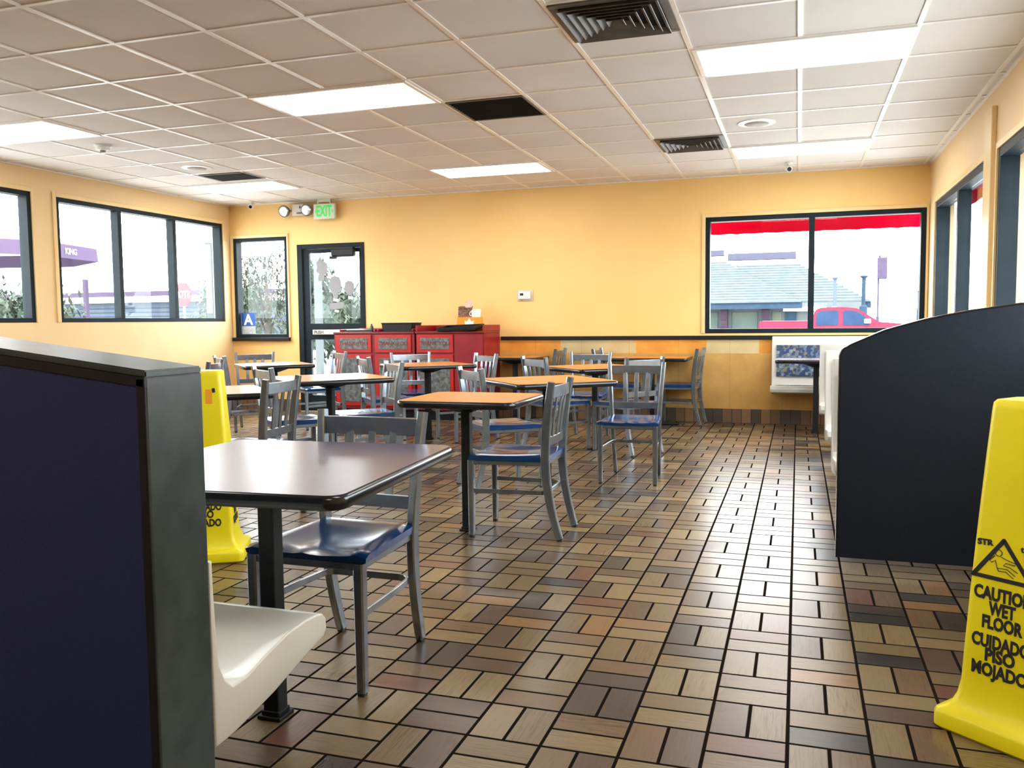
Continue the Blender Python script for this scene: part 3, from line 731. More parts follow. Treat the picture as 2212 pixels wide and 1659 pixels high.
# ---------------------------------------------------------------- red waste cabinets
def cabinet(name, x0, x1, label, hutch):
    y0, y1 = 9.39, 9.93
    r = thing(name, label, 'cabinet', ((x0+x1)/2, (y0+y1)/2, 0), 0)
    ox, oy = (x0+x1)/2, (y0+y1)/2
    def B(bm, a, b, c, d, e, f, bev=.003): bx(bm, a-ox, b-ox, c-oy, d-oy, e, f, bev)
    bm = newbm(); B(bm, x0, x1, y0, y1, .12, 1.03); obj('body', bm, M_red, r)
    bm = newbm(); B(bm, x0+.02, x1-.02, y0+.06, y1-.01, 0, .12); obj('toe_kick', bm, M_black, r)
    bm = newbm(); B(bm, x0-.008, x1+.004, y0-.015, y1, 1.03, 1.058, .008); obj('counter', bm, M_redT, r)
    if hutch:
        bm = newbm(); B(bm, x0-.006, x0+.018, y0+.0, y1, 1.058, 1.13); B(bm, x1-.02, x1+.004, y0, y1, 1.058, 1.13); B(bm, x0+.018, x1-.02, y1-.02, y1, 1.058, 1.13); obj('hutch', bm, M_red, r)
    else:
        bm = newbm()
        for c_, w_ in ((x0+.07+.23, .47), (x1-.05-.22, .46)):
            B(bm, c_-w_/2, c_+w_/2, y1-.03, y1-.01, 1.058, 1.10, .008)
            for s_ in (-1, 1): B(bm, c_+s_*w_/2-.012, c_+s_*w_/2+.012, y0+.03, y1-.01, 1.058, 1.092, .01)
        obj('tray_guard', bm, M_red, r)
    return r, B
def bin_column(r, B, a, b, ins):
    for nm, z0, z1, i0, i1 in (('flap_door', .805, 1.022, .850, .982), ('bin_door', .155, .785, .205, .740)):
        bm = newbm(); B(bm, a, b, 9.372, 9.392, z0, z1, .005); dd = obj(nm, bm, M_redD, r)
        bm = newbm(); B(bm, ins[0], ins[1], 9.368, 9.374, i0, i1, .001); obj('inlay', bm, M_marb, dd)
        if nm == 'flap_door':
            ox, oy = r.location.x, r.location.y
            textmesh('lettering', 'THANK YOU', .066, M_redL, dd, frameM(((ins[0]+ins[1])/2-ox, 9.3675-oy, .915), (1, 0, 0), (0, 0, 1)), .001, 1.0, .001)
r, B = cabinet('waste_cabinet', -5.425, -4.345, 'left double red waste cabinet with two THANK YOU flaps beside the door', False)
bin_column(r, B, -5.40, -4.915, (-5.34, -4.965)); bin_column(r, B, -4.865, -4.385, (-4.81, -4.43))
r, B = cabinet('waste_cabinet', -4.322, -3.455, 'right red waste cabinet with one THANK YOU flap and a plain panel', True)
bin_column(r, B, -4.305, -3.845, (-4.262, -3.888))
bm = newbm(); B(bm, -3.825, -3.470, 9.378, 9.392, .155, 1.022, .004); obj('plain_panel', bm, M_red, r)
# things on top
r = thing('bus_bin', 'black box-shaped tray bin standing on the left red cabinet', 'bin', (-4.62, 9.62, 1.058), 0)
bm = newbm(); prism(bm, [(-.19, 0), (.19, 0), (.200, .10), (-.200, .10)], 'y', -.14, .14); obj('tub', bm, M_black, r)
bm = newbm(); bx(bm, -.206, .206, -.148, .148, .094, .108, .004); obj('rim', bm, M_black, r)
r = thing('serving_tray', 'shallow black serving tray leaning on the right red cabinet', 'tray', (-3.80, 9.52, 1.058), 0)
bm = newbm(); R3 = Matrix.Rotation(.10, 3, 'X') @ Matrix.Rotation(-.03, 3, 'Y')
box(bm, (0, 0, .026), (.46, .33, .012), .004, R3)
obj('base', bm, M_black, r)
bm = newbm()
for (cx, cy_, sx, sy_) in ((0, -.165, .48, .012), (0, .165, .48, .012), (-.235, 0, .012, .33), (.235, 0, .012, .33)):
    p = R3 @ Vector((cx, cy_, .02)); box(bm, (p.x, p.y, p.z+.026), (sx, sy_, .034), .004, R3)
obj('rim', bm, M_black, r)
r = thing('condiment_tray', 'small dark tray with white papers at the left end of the cabinets', 'tray', (-5.14, 9.56, 1.058), 0)
bm = newbm(); bx(bm, -.17, .20, -.10, .12, 0, .02, .004); obj('base', bm, M_black, r)
o = None
bm = newbm(); bx(bm, -.16, .08, -.09, .08, .021, .034, .002); tag(obj('paper_stack', bm, M_papw), 'white stack of paper napkins on the small dark tray', 'napkins').location = (-5.14, 9.56, 1.0585)
bm = newbm(); lathe(bm, [(.022, 0), (.024, .03), (.018, .05), (.008, .06), (.012, .075)], seg=16); o = obj('shaker', bm, M_vent, None, True); tag(o, 'small dark shaker beside the paper stack on the left cabinet', 'shaker'); o.location = (-5.02, 9.60, 1.079)
# drink display card
r = thing('counter_display', 'orange cardboard drinks display with white crown on the right red cabinet', 'display', (-3.765, 9.74, 1.058), 0)
bm = newbm(); prism(bm, [(-.168, 0), (.168, 0), (.162, .165), (-.155, .165)], 'y', -.03, .0); obj('card_base', bm, M_orc, r)
bm = newbm(); prism(bm, [(-.055, .080), (-.060, .128), (-.030, .112), (0, .155), (.030, .112), (.060, .128), (.055, .080)], 'y', -.032, -.030); obj('crown_mark', bm, M_papw, r)
textmesh('lettering', 'BK CAF\u00c9', .05, M_papw, r, frameM((0, -.031, .052), (1, 0, 0), (0, 0, 1)), .001, 1.0, .0015)
bm = newbm(); prism(bm, [(-.15, .166), (-.145, .29), (-.12, .30), (-.07, .30), (-.045, .28), (-.04, .166)], 'y', -.012, -.004); obj('iced_drink_print', bm, M_brn, r)
bm = newbm(); prism(bm, [(-.035, .166), (-.04, .30), (-.06, .315), (-.04, .35), (-.005, .375), (.03, .355), (.045, .325), (.04, .29), (.03, .166)], 'y', -.018, -.012); obj('whipped_drink_print', bm, M_brn, r)
bm = newbm(); prism(bm, [(-.04, .28), (-.065, .315), (-.04, .345), (-.01, .378), (.03, .36), (.05, .32), (.03, .285)], 'y', -.020, -.018); obj('cream_print', bm, M_pnk, r)
bm = newbm(); prism(bm, [(.04, .166), (.028, .20), (.028, .25), (.05, .262), (.14, .262), (.15, .25), (.14, .166)], 'y', -.026, -.02)
tube(bm, [(.035, -.023, .18), (.012, -.023, .185), (.004, -.023, .205), (.012, -.023, .228), (.032, -.023, .235)], .006, 8); obj('mug_print', bm, M_white, r)

# ---------------------------------------------------------------- booth benches, partitions
def shell_profile(depth=.52, top=.95):
    """side profile (y, z): backrest at y=0 side, seat towards -y; closed polygon"""
    f = [(-depth, .40), (-depth-.012, .43), (-depth, .462), (-depth+.03, .470), (-depth+.09, .462), (-.22, .440), (-.13, .436), (-.095, .455), (-.078, .52), (-.05, .74), (-.028, top-.03), (-.018, top)]
    b = [(.022, top), (.03, top-.03), (.03, .36), (-.10, .345), (-.30, .370), (-depth+.02, .395)]
    return f + b
def bench(x0, x1, yback, face, label, cushion=True, foot=True, top=.95):
    """face: -1 sitter looks to -Y (towards the camera), +1 the other way"""
    r = thing('booth_bench', label, 'bench', ((x0+x1)/2, yback, 0), 0 if face < 0 else PI)
    w = (x1-x0)/2
    prof = shell_profile(top=top)
    bm = newbm(); prism(bm, prof, 'x', -w, w); 
    es = [e for e in bm.edges if abs(e.verts[0].co.x-e.verts[1].co.x) < 1e-6 and e.calc_face_angle(0) > 1.2]
    bmesh.ops.bevel(bm, geom=es, offset=.012, segments=3, affect='EDGES', profile=.5, clamp_overlap=True)
    obj('shell', bm, M_shell, r, True, 40)
    if cushion:
        bm = newbm()
        prism(bm, [(-.0925, .54), (-.0725, .72), (-.055, .88), (-.04, .88), (-.05, .54)], 'x', -w+.05, w-.05); obj('back_cushion', bm, M_cush, r)
        bm = newbm(); prism(bm, [(-.46, .468), (-.455, .474), (-.20, .452), (-.17, .445), (-.17, .436), (-.46, .455)], 'x', -w+.05, w-.05); obj('seat_cushion', bm, M_cush, r)
    if foot:
        for s_ in (1,):
            xx = s_*w*.55 if face < 0 else -s_*w*.55
            bm = newbm(); bx(bm, xx-.03, xx+.03, -.20, -.14, .006, .37, .004); bx(bm, xx-.1, xx+.1, -.36, .0, 0, .014, .003); obj('pedestal', bm, M_col, r)
    return r
bench(-.27, 1.265, 9.905, -1, 'cream booth bench with patterned cushion against the back wall under the large window', top=.975)
bench(.18, 1.262, 7.86, -1, 'cream booth bench, middle one of three seen end-on down the right wall')
bench(.18, 1.262, 6.20, -1, 'cream booth bench in front of the middle one along the right wall')
bench(.18, 1.262, 4.96, -1, 'cream booth bench nearest the dark navy partition on the right')
table(.52, 9.20, 1.46, .52, 0, M_lamP, 'booth table in front of the cushioned bench under the large back window', r=.04, col=(-.34, .05), zt=.76)

def partition(name, x0, x1, y0, y1, zb, topf, mats, label, band=True, n=26):
    r = thing(name, label, 'partition', ((x0+x1)/2, (y0+y1)/2, 0), 0); ox, oy = (x0+x1)/2, (y0+y1)/2
    xs = [x0 + (x1-x0)*k/n for k in range(n+1)]
    up_ = [(x-ox, topf(x)) for x in xs]
    bm = newbm(); prism(bm, [(x0-ox, zb)] + up_ + [(x1-ox, zb)], 'y', y0-oy+.004, y1-oy-.004); obj('panel', bm, mats[0], r)
    return r, ox, oy
# right partition: rises in a curve towards the wall
def topR(x):
    pts = [(.18, .985), (.19, 1.022), (.215, 1.044), (.29, 1.078), (.36, 1.110), (.52, 1.156), (.70, 1.192), (.90, 1.220), (1.262, 1.245)]
    for (a, b), (c, d_) in zip(pts, pts[1:]):
        if x <= c: return b + (d_-b)*(x-a)/(c-a)
    return pts[-1][1]
YP = 4.05
r = thing('booth_partition', 'large dark navy booth partition with a curved top on the right', 'partition', (.72, YP+.03, 0), 0)
def capfn(s):
    return None
xs = [.18, .183, .187, .192, .199, .207, .216, .228, .245, .265, .29, .32, .36, .40, .46, .52, .60, .70, .80, .90, 1.0, 1.13, 1.262]
import bisect
def smooth_top(x):
    return (topR(x-.012 if x > .2 else x) + topR(x) + topR(min(x+.012, 1.262)))/3
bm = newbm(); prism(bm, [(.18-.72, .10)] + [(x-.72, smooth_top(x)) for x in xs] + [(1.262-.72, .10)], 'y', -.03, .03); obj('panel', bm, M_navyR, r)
bm = newbm(); path = [(.176-.72, 0, .10)] + [(x-.72-.002, 0, smooth_top(x)+.003) for x in xs]
sweep(bm, path, .064, .008, (0, 1, 0)); obj('edge_band', bm, M_blackgloss, r)
for xx in (.86, 1.18):
    bm = newbm(); bx(bm, xx-.72-.02, xx-.72+.02, -.02, .02, .008, .102, .003); bx(bm, xx-.72-.04, xx-.72+.04, -.028, .028, 0, .01, .002); obj('foot', bm, M_col, r)
# left partition: end cap faces the aisle, top slopes up to the left
XE = -1.12; YD0, YD1 = 1.268, 1.418
def topL(x): return 1.086 + .118*(XE-x) if XE-x < .9 else 1.086+.118*.9 + .06*(XE-x-.9)
r = thing('booth_partition', 'dark navy booth partition with slate end cap filling the left foreground', 'partition', (-2.4, (YD0+YD1)/2, 0), 0)
ox, oy = -2.4, (YD0+YD1)/2; hy = (YD1-YD0)/2
xs = [-4.2 + (XE-.012+4.2)*k/24 for k in range(25)]
bm = newbm(); prism(bm, [(xs[0]-ox, 0)] + [(x-ox, topL(x)-.012) for x in xs] + [(xs[-1]-ox, 0)], 'y', -hy+.004, hy); obj('core', bm, M_slate, r)
bm = newbm(); prism(bm, [(xs[0]-ox, 0.02)] + [(x-ox, topL(x)-.03) for x in xs[:-1]+[XE-.022]] + [(XE-.022-ox, 0.02)], 'y', -hy-.001, -hy+.006); obj('face_panel', bm, M_navy, r)
bm = newbm(); prism(bm, [(x-ox, topL(x)) for x in xs+[XE]] + [(x-ox, topL(x)-.014) for x in (xs+[XE])[::-1]], 'y', -hy-.003, hy+.003)
es = [e for e in bm.edges if e.calc_face_angle(0) > 1.2]; bmesh.ops.bevel(bm, geom=es, offset=.003, segments=2, affect='EDGES'); obj('top_cap', bm, M_slate, r)
bm = newbm(); bx(bm, XE-.014-ox, XE-ox, -hy-.003, hy+.003, 0, topL(XE)-.012, .004); obj('end_cap', bm, M_slate, r)
bm = newbm()
for dz in (0,):
    prism(bm, [(x-ox, topL(x)-.013) for x in xs+[XE]] + [(x-ox, topL(x)-.030) for x in (xs+[XE])[::-1]], 'y', -hy-.006, -hy)
    bx(bm, XE-.020-ox, XE-.001-ox, -hy-.006, -hy, 0, topL(XE)-.014, .002)
obj('edge_trim', bm, M_black, r)
# left booth bench: faces away from the camera, towards the plum table
rr = thing('booth_bench', 'cream moulded booth bench behind the left partition, seat facing the plum table', 'bench', (-2.1, 1.432, 0), PI)
w = .98
bm = newbm()
f = [(-.420, .383), (-.434, .40), (-.432, .428), (-.417, .443), (-.39, .449), (-.34, .442), (-.26, .428), (-.17, .410), (-.10, .400), (-.055, .407), (-.030, .43), (-.012, .47), (-.006, .55), (-.003, .62), (-.001, .69)]
b = [(.010, .69), (.010, .30), (-.06, .305), (-.20, .330), (-.34, .366)]
# cross-section sweep with the seat dished in from the end rims
NS = 22; rings = []
for k in range(NS+1):
    u = -1 + 2*k/NS; x = u*w
    e = max(0.0, 1 - (1-abs(u))/.09)                                     # 1 at the ends, 0 inside
    ring = []
    for (y, z) in f:
        zz = z
        if -.395 < y < -.05: zz = z - .028*(1-e)**1.0*math.sin(PI*min(1, max(0, (-.05-y)/.345)))+ .022*e*math.sin(PI*min(1, max(0, (-.05-y)/.345)))
        ring.append(bm.verts.new((x, y, zz)))
    for (y, z) in b: ring.append(bm.verts.new((x, y, z)))
    rings.append(ring)
n = len(rings[0])
for A, Bb in zip(rings, rings[1:]):
    for k in range(n): bm.faces.new([A[k], A[(k+1) % n], Bb[(k+1) % n], Bb[k]])
bm.faces.new(rings[0][::-1]); bm.faces.new(rings[-1]); bmesh.ops.recalc_face_normals(bm, faces=bm.faces[:])
es = [e for e in bm.edges if abs(e.verts[0].co.x-e.verts[1].co.x) < 1e-6 and e.calc_face_angle(0) > 1.15 and abs(abs(e.verts[0].co.x)-w) < 1e-4]
bmesh.ops.bevel(bm, geom=es, offset=.007, segments=3, affect='EDGES', profile=.5, clamp_overlap=True)
obj('shell', bm, M_shell, rr, True, 50)
bm = newbm(); bx(bm, -.03, .03, -.16, -.10, .006, .34, .004); bx(bm, -.1, .1, -.22, -.04, 0, .012, .003); obj('pedestal', bm, M_col, rr)

# ---------------------------------------------------------------- wet floor cones
def cone(x, y, ang, label, sticker=False):
    """ang: heading of the front face normal in degrees"""
    r = thing('wet_floor_cone', label, 'safety cone', (x, y, 0), math.radians(ang+90), 'yellow caution wet floor cones')
    prof = [(0, .165), (.008, .172), (.045, .172), (.055, .166), (.062, .150), (.075, .138), (.10, .128), (.14, .121), (.22, .1175), (.40, .109), (.60, .098), (.80, .086), (.915, .0785), (.932, .0765), (.940, .070)]
    bm = newbm(); rings = [[bm.verts.new((p[0], p[1], z)) for p in rrect(2*h, 2*h, .022 if z > .05 else .03, 5)] for z, h in prof]
    n = len(rings[0])
    for A, Bb in zip(rings, rings[1:]):
        for k in range(n): bm.faces.new([A[k], A[(k+1) % n], Bb[(k+1) % n], Bb[k]])
    bm.faces.new(rings[0][::-1]); bm.faces.new(rings[-1]); bmesh.ops.recalc_face_normals(bm, faces=bm.faces[:])
    obj('body', bm, M_yel, r, True, 40)
    def half(z):
        for (a, h1), (c, h2) in zip(prof, prof[1:]):
            if a <= z <= c: return h1 + (h2-h1)*(z-a)/(c-a)
    sl = (half(.2)-half(.8))/.6
    lines = [('CAUTION', .405, .156), ('WET', .365, .072), ('FLOOR', .325, .108), ('CUIDADO', .272, .156), ('PISO', .235, .080), ('MOJADO', .193, .150)]
    for q in range(4):
        R = Matrix.Rotation(q*PI/2, 4, 'Z')
        def fm(x_, z): return R @ frameM((x_, -half(z)-.0008, z), (1, 0, 0), (0, sl, 1))
        for s_, z, wd in lines: textmesh('lettering', s_, .049, M_ink, r, fm(-.010, z), .0008, 1.0, .0020, fit=wd)
        M4 = fm(-.016, .503)
        bm = newbm(); T = [(-.078, -.052), (.078, -.052), (0, .056)]
        for a, c in ((0, 1), (1, 2), (2, 0)):
            sweep(bm, [M4 @ Vector((*T[a], 0)), M4 @ Vector((*T[c], 0))], .0112, .0016, (M4.to_3x3() @ Vector((T[a][1]-T[c][1], T[c][0]-T[a][0], 0))))
            lathe(bm, [(.0056, -.0008), (.0056, .0008)], M4 @ Vector((*T[a], 0)), 12, M4.to_3x3())
        obj('warning_triangle', bm, M_ink, r)
        bm = newbm()
        def st(pts): tube(bm, [M4 @ Vector((a, b_, 0)) for a, b_ in pts], .0011, 6)
        st([(-.012+.009*math.cos(a), .020+.009*math.sin(a)) for a in [k*PI/6 for k in range(13)]])
        st([(-.022, .010), (-.036, -.004), (-.030, -.009), (-.020, -.002), (-.014, -.022), (.012, -.020), (.034, -.034)])
        st([(-.005, .010), (.014, .004), (.034, .000), (.032, -.006), (.008, -.004), (.002, -.012), (.020, -.014), (.040, -.024)])
        st([(-.014, -.022), (-.010, -.030), (.010, -.028), (.030, -.042)])
        obj('slipping_figure', bm, M_ink, r)
        Mt = fm(-.066, .545); textmesh('lettering', 'STR', .022, M_ink, r, Mt @ Matrix.Rotation(.06, 4, 'Z'), .0008, 1.15, .001)
        Mt = fm(.042, .545); textmesh('lettering', 'tic', .024, M_ink, r, Mt @ Matrix.Rotation(.06, 4, 'Z'), .0008, 1.1, .0005)
        if sticker and q == 0:
            Mt = fm(.045, .845); bm = newbm(); box(bm, (0, 0, 0), (.014, .022, .003), .003); bm.transform(Mt @ Matrix.Rotation(.1, 4, 'Z')); obj('hand_hole', bm, M_ink, r)
            Mt = fm(.022, .815); bm = newbm(); box(bm, (0, 0, 0), (.03, .07, .001)); bm.transform(Mt); obj('sticker', bm, M_inkY, r)
    return r
cone(.615, 2.675, -128.5, 'yellow wet floor cone in the right foreground, before the navy partition')
cone(-2.80, 3.585, -61, 'yellow wet floor cone behind the left partition, half hidden by the plum table', True)

# ================================================================ outside
GZ = -.35
M_conc = noisy('pale_concrete', (.30, .31, .32), (.40, .41, .41), .5, .8)
bm = newbm(); bx(bm, -160, 160, -60, 200, GZ-.2, GZ); g = struct('ground_outside', bm, M_conc)
def outm(name, c1, c2, sc=3, rough=.8, spec=.05): return noisy(name, c1, c2, sc, rough, spec=spec)
def canvas_mat(name, c):
    m = bpy.data.materials.new(name); m.use_nodes = True; nt = m.node_tree; nt.nodes.clear()
    o = nt.nodes.new('ShaderNodeOutputMaterial'); mx = nt.nodes.new('ShaderNodeMixShader'); mx.inputs[0].default_value = .5
    a = nt.nodes.new('ShaderNodeBsdfDiffuse'); a.inputs[0].default_value = (*c, 1)
    b = nt.nodes.new('ShaderNodeBsdfTranslucent'); b.inputs[0].default_value = (*c, 1)
    nt.links.new(a.outputs[0], mx.inputs[1]); nt.links.new(b.outputs[0], mx.inputs[2]); nt.links.new(mx.outputs[0], o.inputs[0]); return m
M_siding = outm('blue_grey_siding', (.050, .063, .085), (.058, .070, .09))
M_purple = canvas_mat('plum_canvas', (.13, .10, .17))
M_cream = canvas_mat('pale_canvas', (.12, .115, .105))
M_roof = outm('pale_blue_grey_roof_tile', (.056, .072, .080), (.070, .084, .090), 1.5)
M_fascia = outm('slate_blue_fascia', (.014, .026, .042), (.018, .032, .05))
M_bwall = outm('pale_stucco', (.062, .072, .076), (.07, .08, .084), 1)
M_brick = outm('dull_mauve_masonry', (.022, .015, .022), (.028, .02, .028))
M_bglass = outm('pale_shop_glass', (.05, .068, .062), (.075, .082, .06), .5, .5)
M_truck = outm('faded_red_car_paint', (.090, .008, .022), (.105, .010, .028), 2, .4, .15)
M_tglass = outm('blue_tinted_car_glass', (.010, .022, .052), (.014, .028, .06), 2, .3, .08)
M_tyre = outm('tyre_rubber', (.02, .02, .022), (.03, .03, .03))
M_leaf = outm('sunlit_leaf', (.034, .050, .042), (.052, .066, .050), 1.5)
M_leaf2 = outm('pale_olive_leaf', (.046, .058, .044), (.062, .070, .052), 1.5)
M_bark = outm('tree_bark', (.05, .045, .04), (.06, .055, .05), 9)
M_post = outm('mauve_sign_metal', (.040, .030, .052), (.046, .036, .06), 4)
M_stop = outm('reflected_stop_red', (.085, .028, .034), (.09, .032, .038))

# awnings
def awning(name, label, axis, a, b, p, out, zt, zb, proj=.75):
    """from wall plane p outward; valance hangs at the front"""
    t = thing(name, label, 'awning', (0, 0, 0), 0)
    bm = newbm(); d1 = p + out*proj
    def V(u, q, z): return (u, q, z) if axis == 'y' else (q, u, z)
    def quad(bm, P4, th=.004):
        A = [bm.verts.new(v) for v in P4]; n = (Vector(P4[1])-Vector(P4[0])).cross(Vector(P4[3])-Vector(P4[0])).normalized()*th
        Bv = [bm.verts.new(Vector(v)+n) for v in P4]; bm.faces.new(A); bm.faces.new(Bv[::-1])
        for i in range(4): bm.faces.new([A[i], Bv[i], Bv[(i+1) % 4], A[(i+1) % 4]])
    quad(bm, [V(a, p+out*.02, zt+.55), V(b, p+out*.02, zt+.55), V(b, d1, zt), V(a, d1, zt)]); bmesh.ops.recalc_face_normals(bm, faces=bm.faces[:]); obj('canopy', bm, M_awn, t)
    bm = newbm(); n = 40
    pts = []
    for k in range(n):
        u0 = a+(b-a)*k/n; u1 = a+(b-a)*(k+1)/n; z0 = zb + .008*abs(math.sin(k*.9)); z1 = zb + .008*abs(math.sin((k+1)*.9))
        quad(bm, [V(u0, d1, zt+.004), V(u1, d1, zt+.004), V(u1, d1, z1), V(u0, d1, z0)], .003)
    bmesh.ops.remove_doubles(bm, verts=bm.verts[:], dist=1e-5); bmesh.ops.recalc_face_normals(bm, faces=bm.faces[:]); obj('valance', bm, M_awn, t)
    bm = newbm(); 
    for u in (a+.02, (a+b)/2, b-.02): tube(bm, [V(u, p+out*.03, zt-.02), V(u, d1-out*.01, zt-.01), V(u, p+out*.03, zt+.53)], .012, 8)
    obj('frame', bm, M_post, t)
awning('window_awning', 'red canvas awning seen through the top of the large back window', 'y', -1.16, 1.40, YB+TH, 1, 2.62, 2.19)
awning('window_awning', 'red canvas awning outside the right-hand side windows', 'x', 2.6, 10.06, XR+TH, 1, 2.46, 2.235, .12)
# tiled-roof building
D = 75.0
def bw(px, z_=None): return None
t = thing('tiled_roof_building', 'pale building with long tiled hip roof seen through the large back window', 'building', (0, D, GZ), 0)
def L(bm, x0, x1, y0, y1, z0, z1, bev=0): bx(bm, x0, x1, y0-D, y1-D, z0-GZ, z1-GZ, bev)
bm = newbm(); L(bm, -26, 5.2, D+1.5, D+22, GZ, 2.5); obj('wall', bm, M_bwall, t)
ez = 2.52; rz = 5.9
def roofslope(bm, P4, rows, th=.16):
    a, b, c, d_ = [Vector(p) for p in P4]                                 # a,b eave; c,d ridge
    for k in range(rows):
        f0, f1 = k/rows, (k+1)/rows
        q = [a.lerp(d_, f0), b.lerp(c, f0), b.lerp(c, f1), a.lerp(d_, f1)]
        upv = Vector((0, 0, th)); A = [bm.verts.new(v) for v in q]; T = [bm.verts.new(q[0]+upv), bm.verts.new(q[1]+upv), bm.verts.new(q[2]+upv*.1), bm.verts.new(q[3]+upv*.1)]
        bm.faces.new(T); bm.faces.new([A[0], A[1], T[1], T[0]]); bm.faces.new([A[1], A[2], T[2], T[1]]); bm.faces.new([A[3], A[0], T[0], T[3]])
def rp(x, y, z): return (x, y-D, z-GZ)
bm = newbm(); roofslope(bm, [rp(-28, D, ez), rp(0.2, D, ez), rp(-6.8, D+9, 6.6), rp(-28, D+9, 6.6)], 17)
bmesh.ops.recalc_face_normals(bm, faces=bm.faces[:]); obj('front_roof_slope', bm, M_roof, t)
bm = newbm(); roofslope(bm, [rp(-2.0, D+2.0, ez), rp(5.6, D+2.0, ez), rp(-.24, D+9, 6.2), rp(-5.7, D+9, 6.2)], 15)
bmesh.ops.recalc_face_normals(bm, faces=bm.faces[:]); obj('side_roof_slope', bm, M_roof, t)
bm = newbm(); L(bm, -28, .3, D+.1, D+.3, 2.0, 2.56); L(bm, -.5, 5.7, D+2.1, D+2.3, 2.0, 2.56); obj('fascia', bm, M_fascia, t)
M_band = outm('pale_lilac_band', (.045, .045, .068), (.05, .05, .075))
bm = newbm(); L(bm, -28, -6.84, D+10, D+11, 7.23, 7.75); L(bm, -6.46, -.25, D+10, D+11, 6.75, 7.39); obj('parapet_band', bm, M_band, t)
for (a, b) in ((-6.3, -5.72), (-2.95, -2.35), (3.6, 4.0)):
    bm = newbm(); L(bm, a, b, D+.6, D+1.4, GZ, 2.0); obj('pillar', bm, M_brick, t)
for (a, b) in ((-5.4, -3.3), (-8.6, -6.6), (-2.1, -1.35)):
    bm = newbm(); L(bm, a, b, D+1.42, D+1.5, -.1, 1.75); obj('window', bm, M_bglass, t)
bm = newbm(); L(bm, -1.05, -.15, D+1.3, D+1.5, GZ, 1.75); obj('door', bm, M_fascia, t)
bm = newbm(); L(bm, -1.2, 2.2, D+.8, D+1.5, 1.78, 2.12); obj('entry_canopy', bm, M_papw, t)
# red pickup
T0 = 31.0
t = thing('pickup_truck', 'faded red pickup truck parked outside the large back window', 'truck', (.45, T0, GZ), 0)
def tp(px, pz): return (px-.45, pz-GZ)
body = [tp(-1.26, .25), tp(-1.26, 1.05), (-1.20-.45, 1.09-GZ), tp(.40, 1.08), tp(.44, 1.10), tp(.52, 1.42), tp(.66, 1.51), tp(1.35, 1.525), tp(1.80, 1.48), tp(2.50, 1.03), tp(3.1, .98), tp(3.7, .91), tp(3.95, .8), tp(4.0, .25)]
bm = newbm(); prism(bm, body, 'y', -.95, .95)
es = [e for e in bm.edges if e.calc_face_angle(0) > .5]; bmesh.ops.bevel(bm, geom=es, offset=.05, segments=2, affect='EDGES', clamp_overlap=True); obj('body', bm, M_truck, t, True, 40)
for k, poly in enumerate(([tp(.56, .97), tp(.58, 1.32), tp(.68, 1.40), tp(1.20, 1.41), tp(1.24, 1.37), tp(1.24, .97), tp(1.2, .94), tp(.62, .94)], [tp(1.39, .94), tp(1.39, 1.38), tp(1.44, 1.41), tp(1.62, 1.41), tp(1.84, 1.36), tp(2.18, 1.10), tp(2.16, .93)])):
    bm = newbm(); prism(bm, poly, 'y', -.965, -.94); obj('side_window', bm, M_tglass, t)
bm = newbm(); bx(bm, 2.02-.45, 2.22-.45, -1.13, -.95, .99-GZ, 1.13-GZ, .03); obj('wing_mirror', bm, M_papw, t)
for xx in (-.5, 2.9):
    for yy in (-.85, .85):
        bm = newbm(); lathe(bm, [(.25, -.12), (.36, -.1), (.36, .1), (.25, .12)], (xx-.45, yy, .36), 24, Matrix.Rotation(PI/2, 3, 'X')); obj('wheel', bm, M_tyre, t, True)
# pylon sign, lamp posts
t = thing('pylon_sign', 'tall mauve blank pylon sign on a pole beyond the large back window', 'sign', (6.25, 75.0, GZ), 0)
bm = newbm(); bx(bm, -.28, .42, -.3, .3, 4.25-GZ, 5.95-GZ, .05); bx(bm, -.2, -.05, -.1, .1, 5.95-GZ, 6.12-GZ); obj('panel', bm, M_post, t)
bm = newbm(); tube(bm, [(-.2, 0, 0), (-.2, 0, 1.6)], .12, 10); tube(bm, [(-.2, 0, 1.6), (-.2, 0, 4.3-GZ)], .07, 10); obj('pole', bm, M_post, t)
def post_lamp(x, y, h, r_, label, mat=None):
    mat = mat or M_fascia
    t = thing('lamp_post', label, 'lamp post', (x, y, GZ), 0)
    bm = newbm(); tube(bm, [(0, 0, 0), (0, 0, h*.55), (0, 0, h*.58), (0, 0, h)], [r_*1.6, r_*1.6, r_*.8, r_*.8], 10); obj('pole', bm, mat, t)
    bm = newbm(); lathe(bm, [(r_*.8, h), (r_*1.6, h+.1), (r_*1.6, h+.16), (.02, h+.2)], seg=12); obj('head', bm, mat, t, True)
post_lamp(3.98, 60.0, 4.05, .15, 'dark lamp post standing right of the pickup cab')
post_lamp(2.24, 60.0, 4.0, .13, 'pale lamp post in front of the tiled roof building', M_siding)
post_lamp(13.2, 110.0, 4.4, .10, 'thin distant lamp post near the right edge of the large back window')
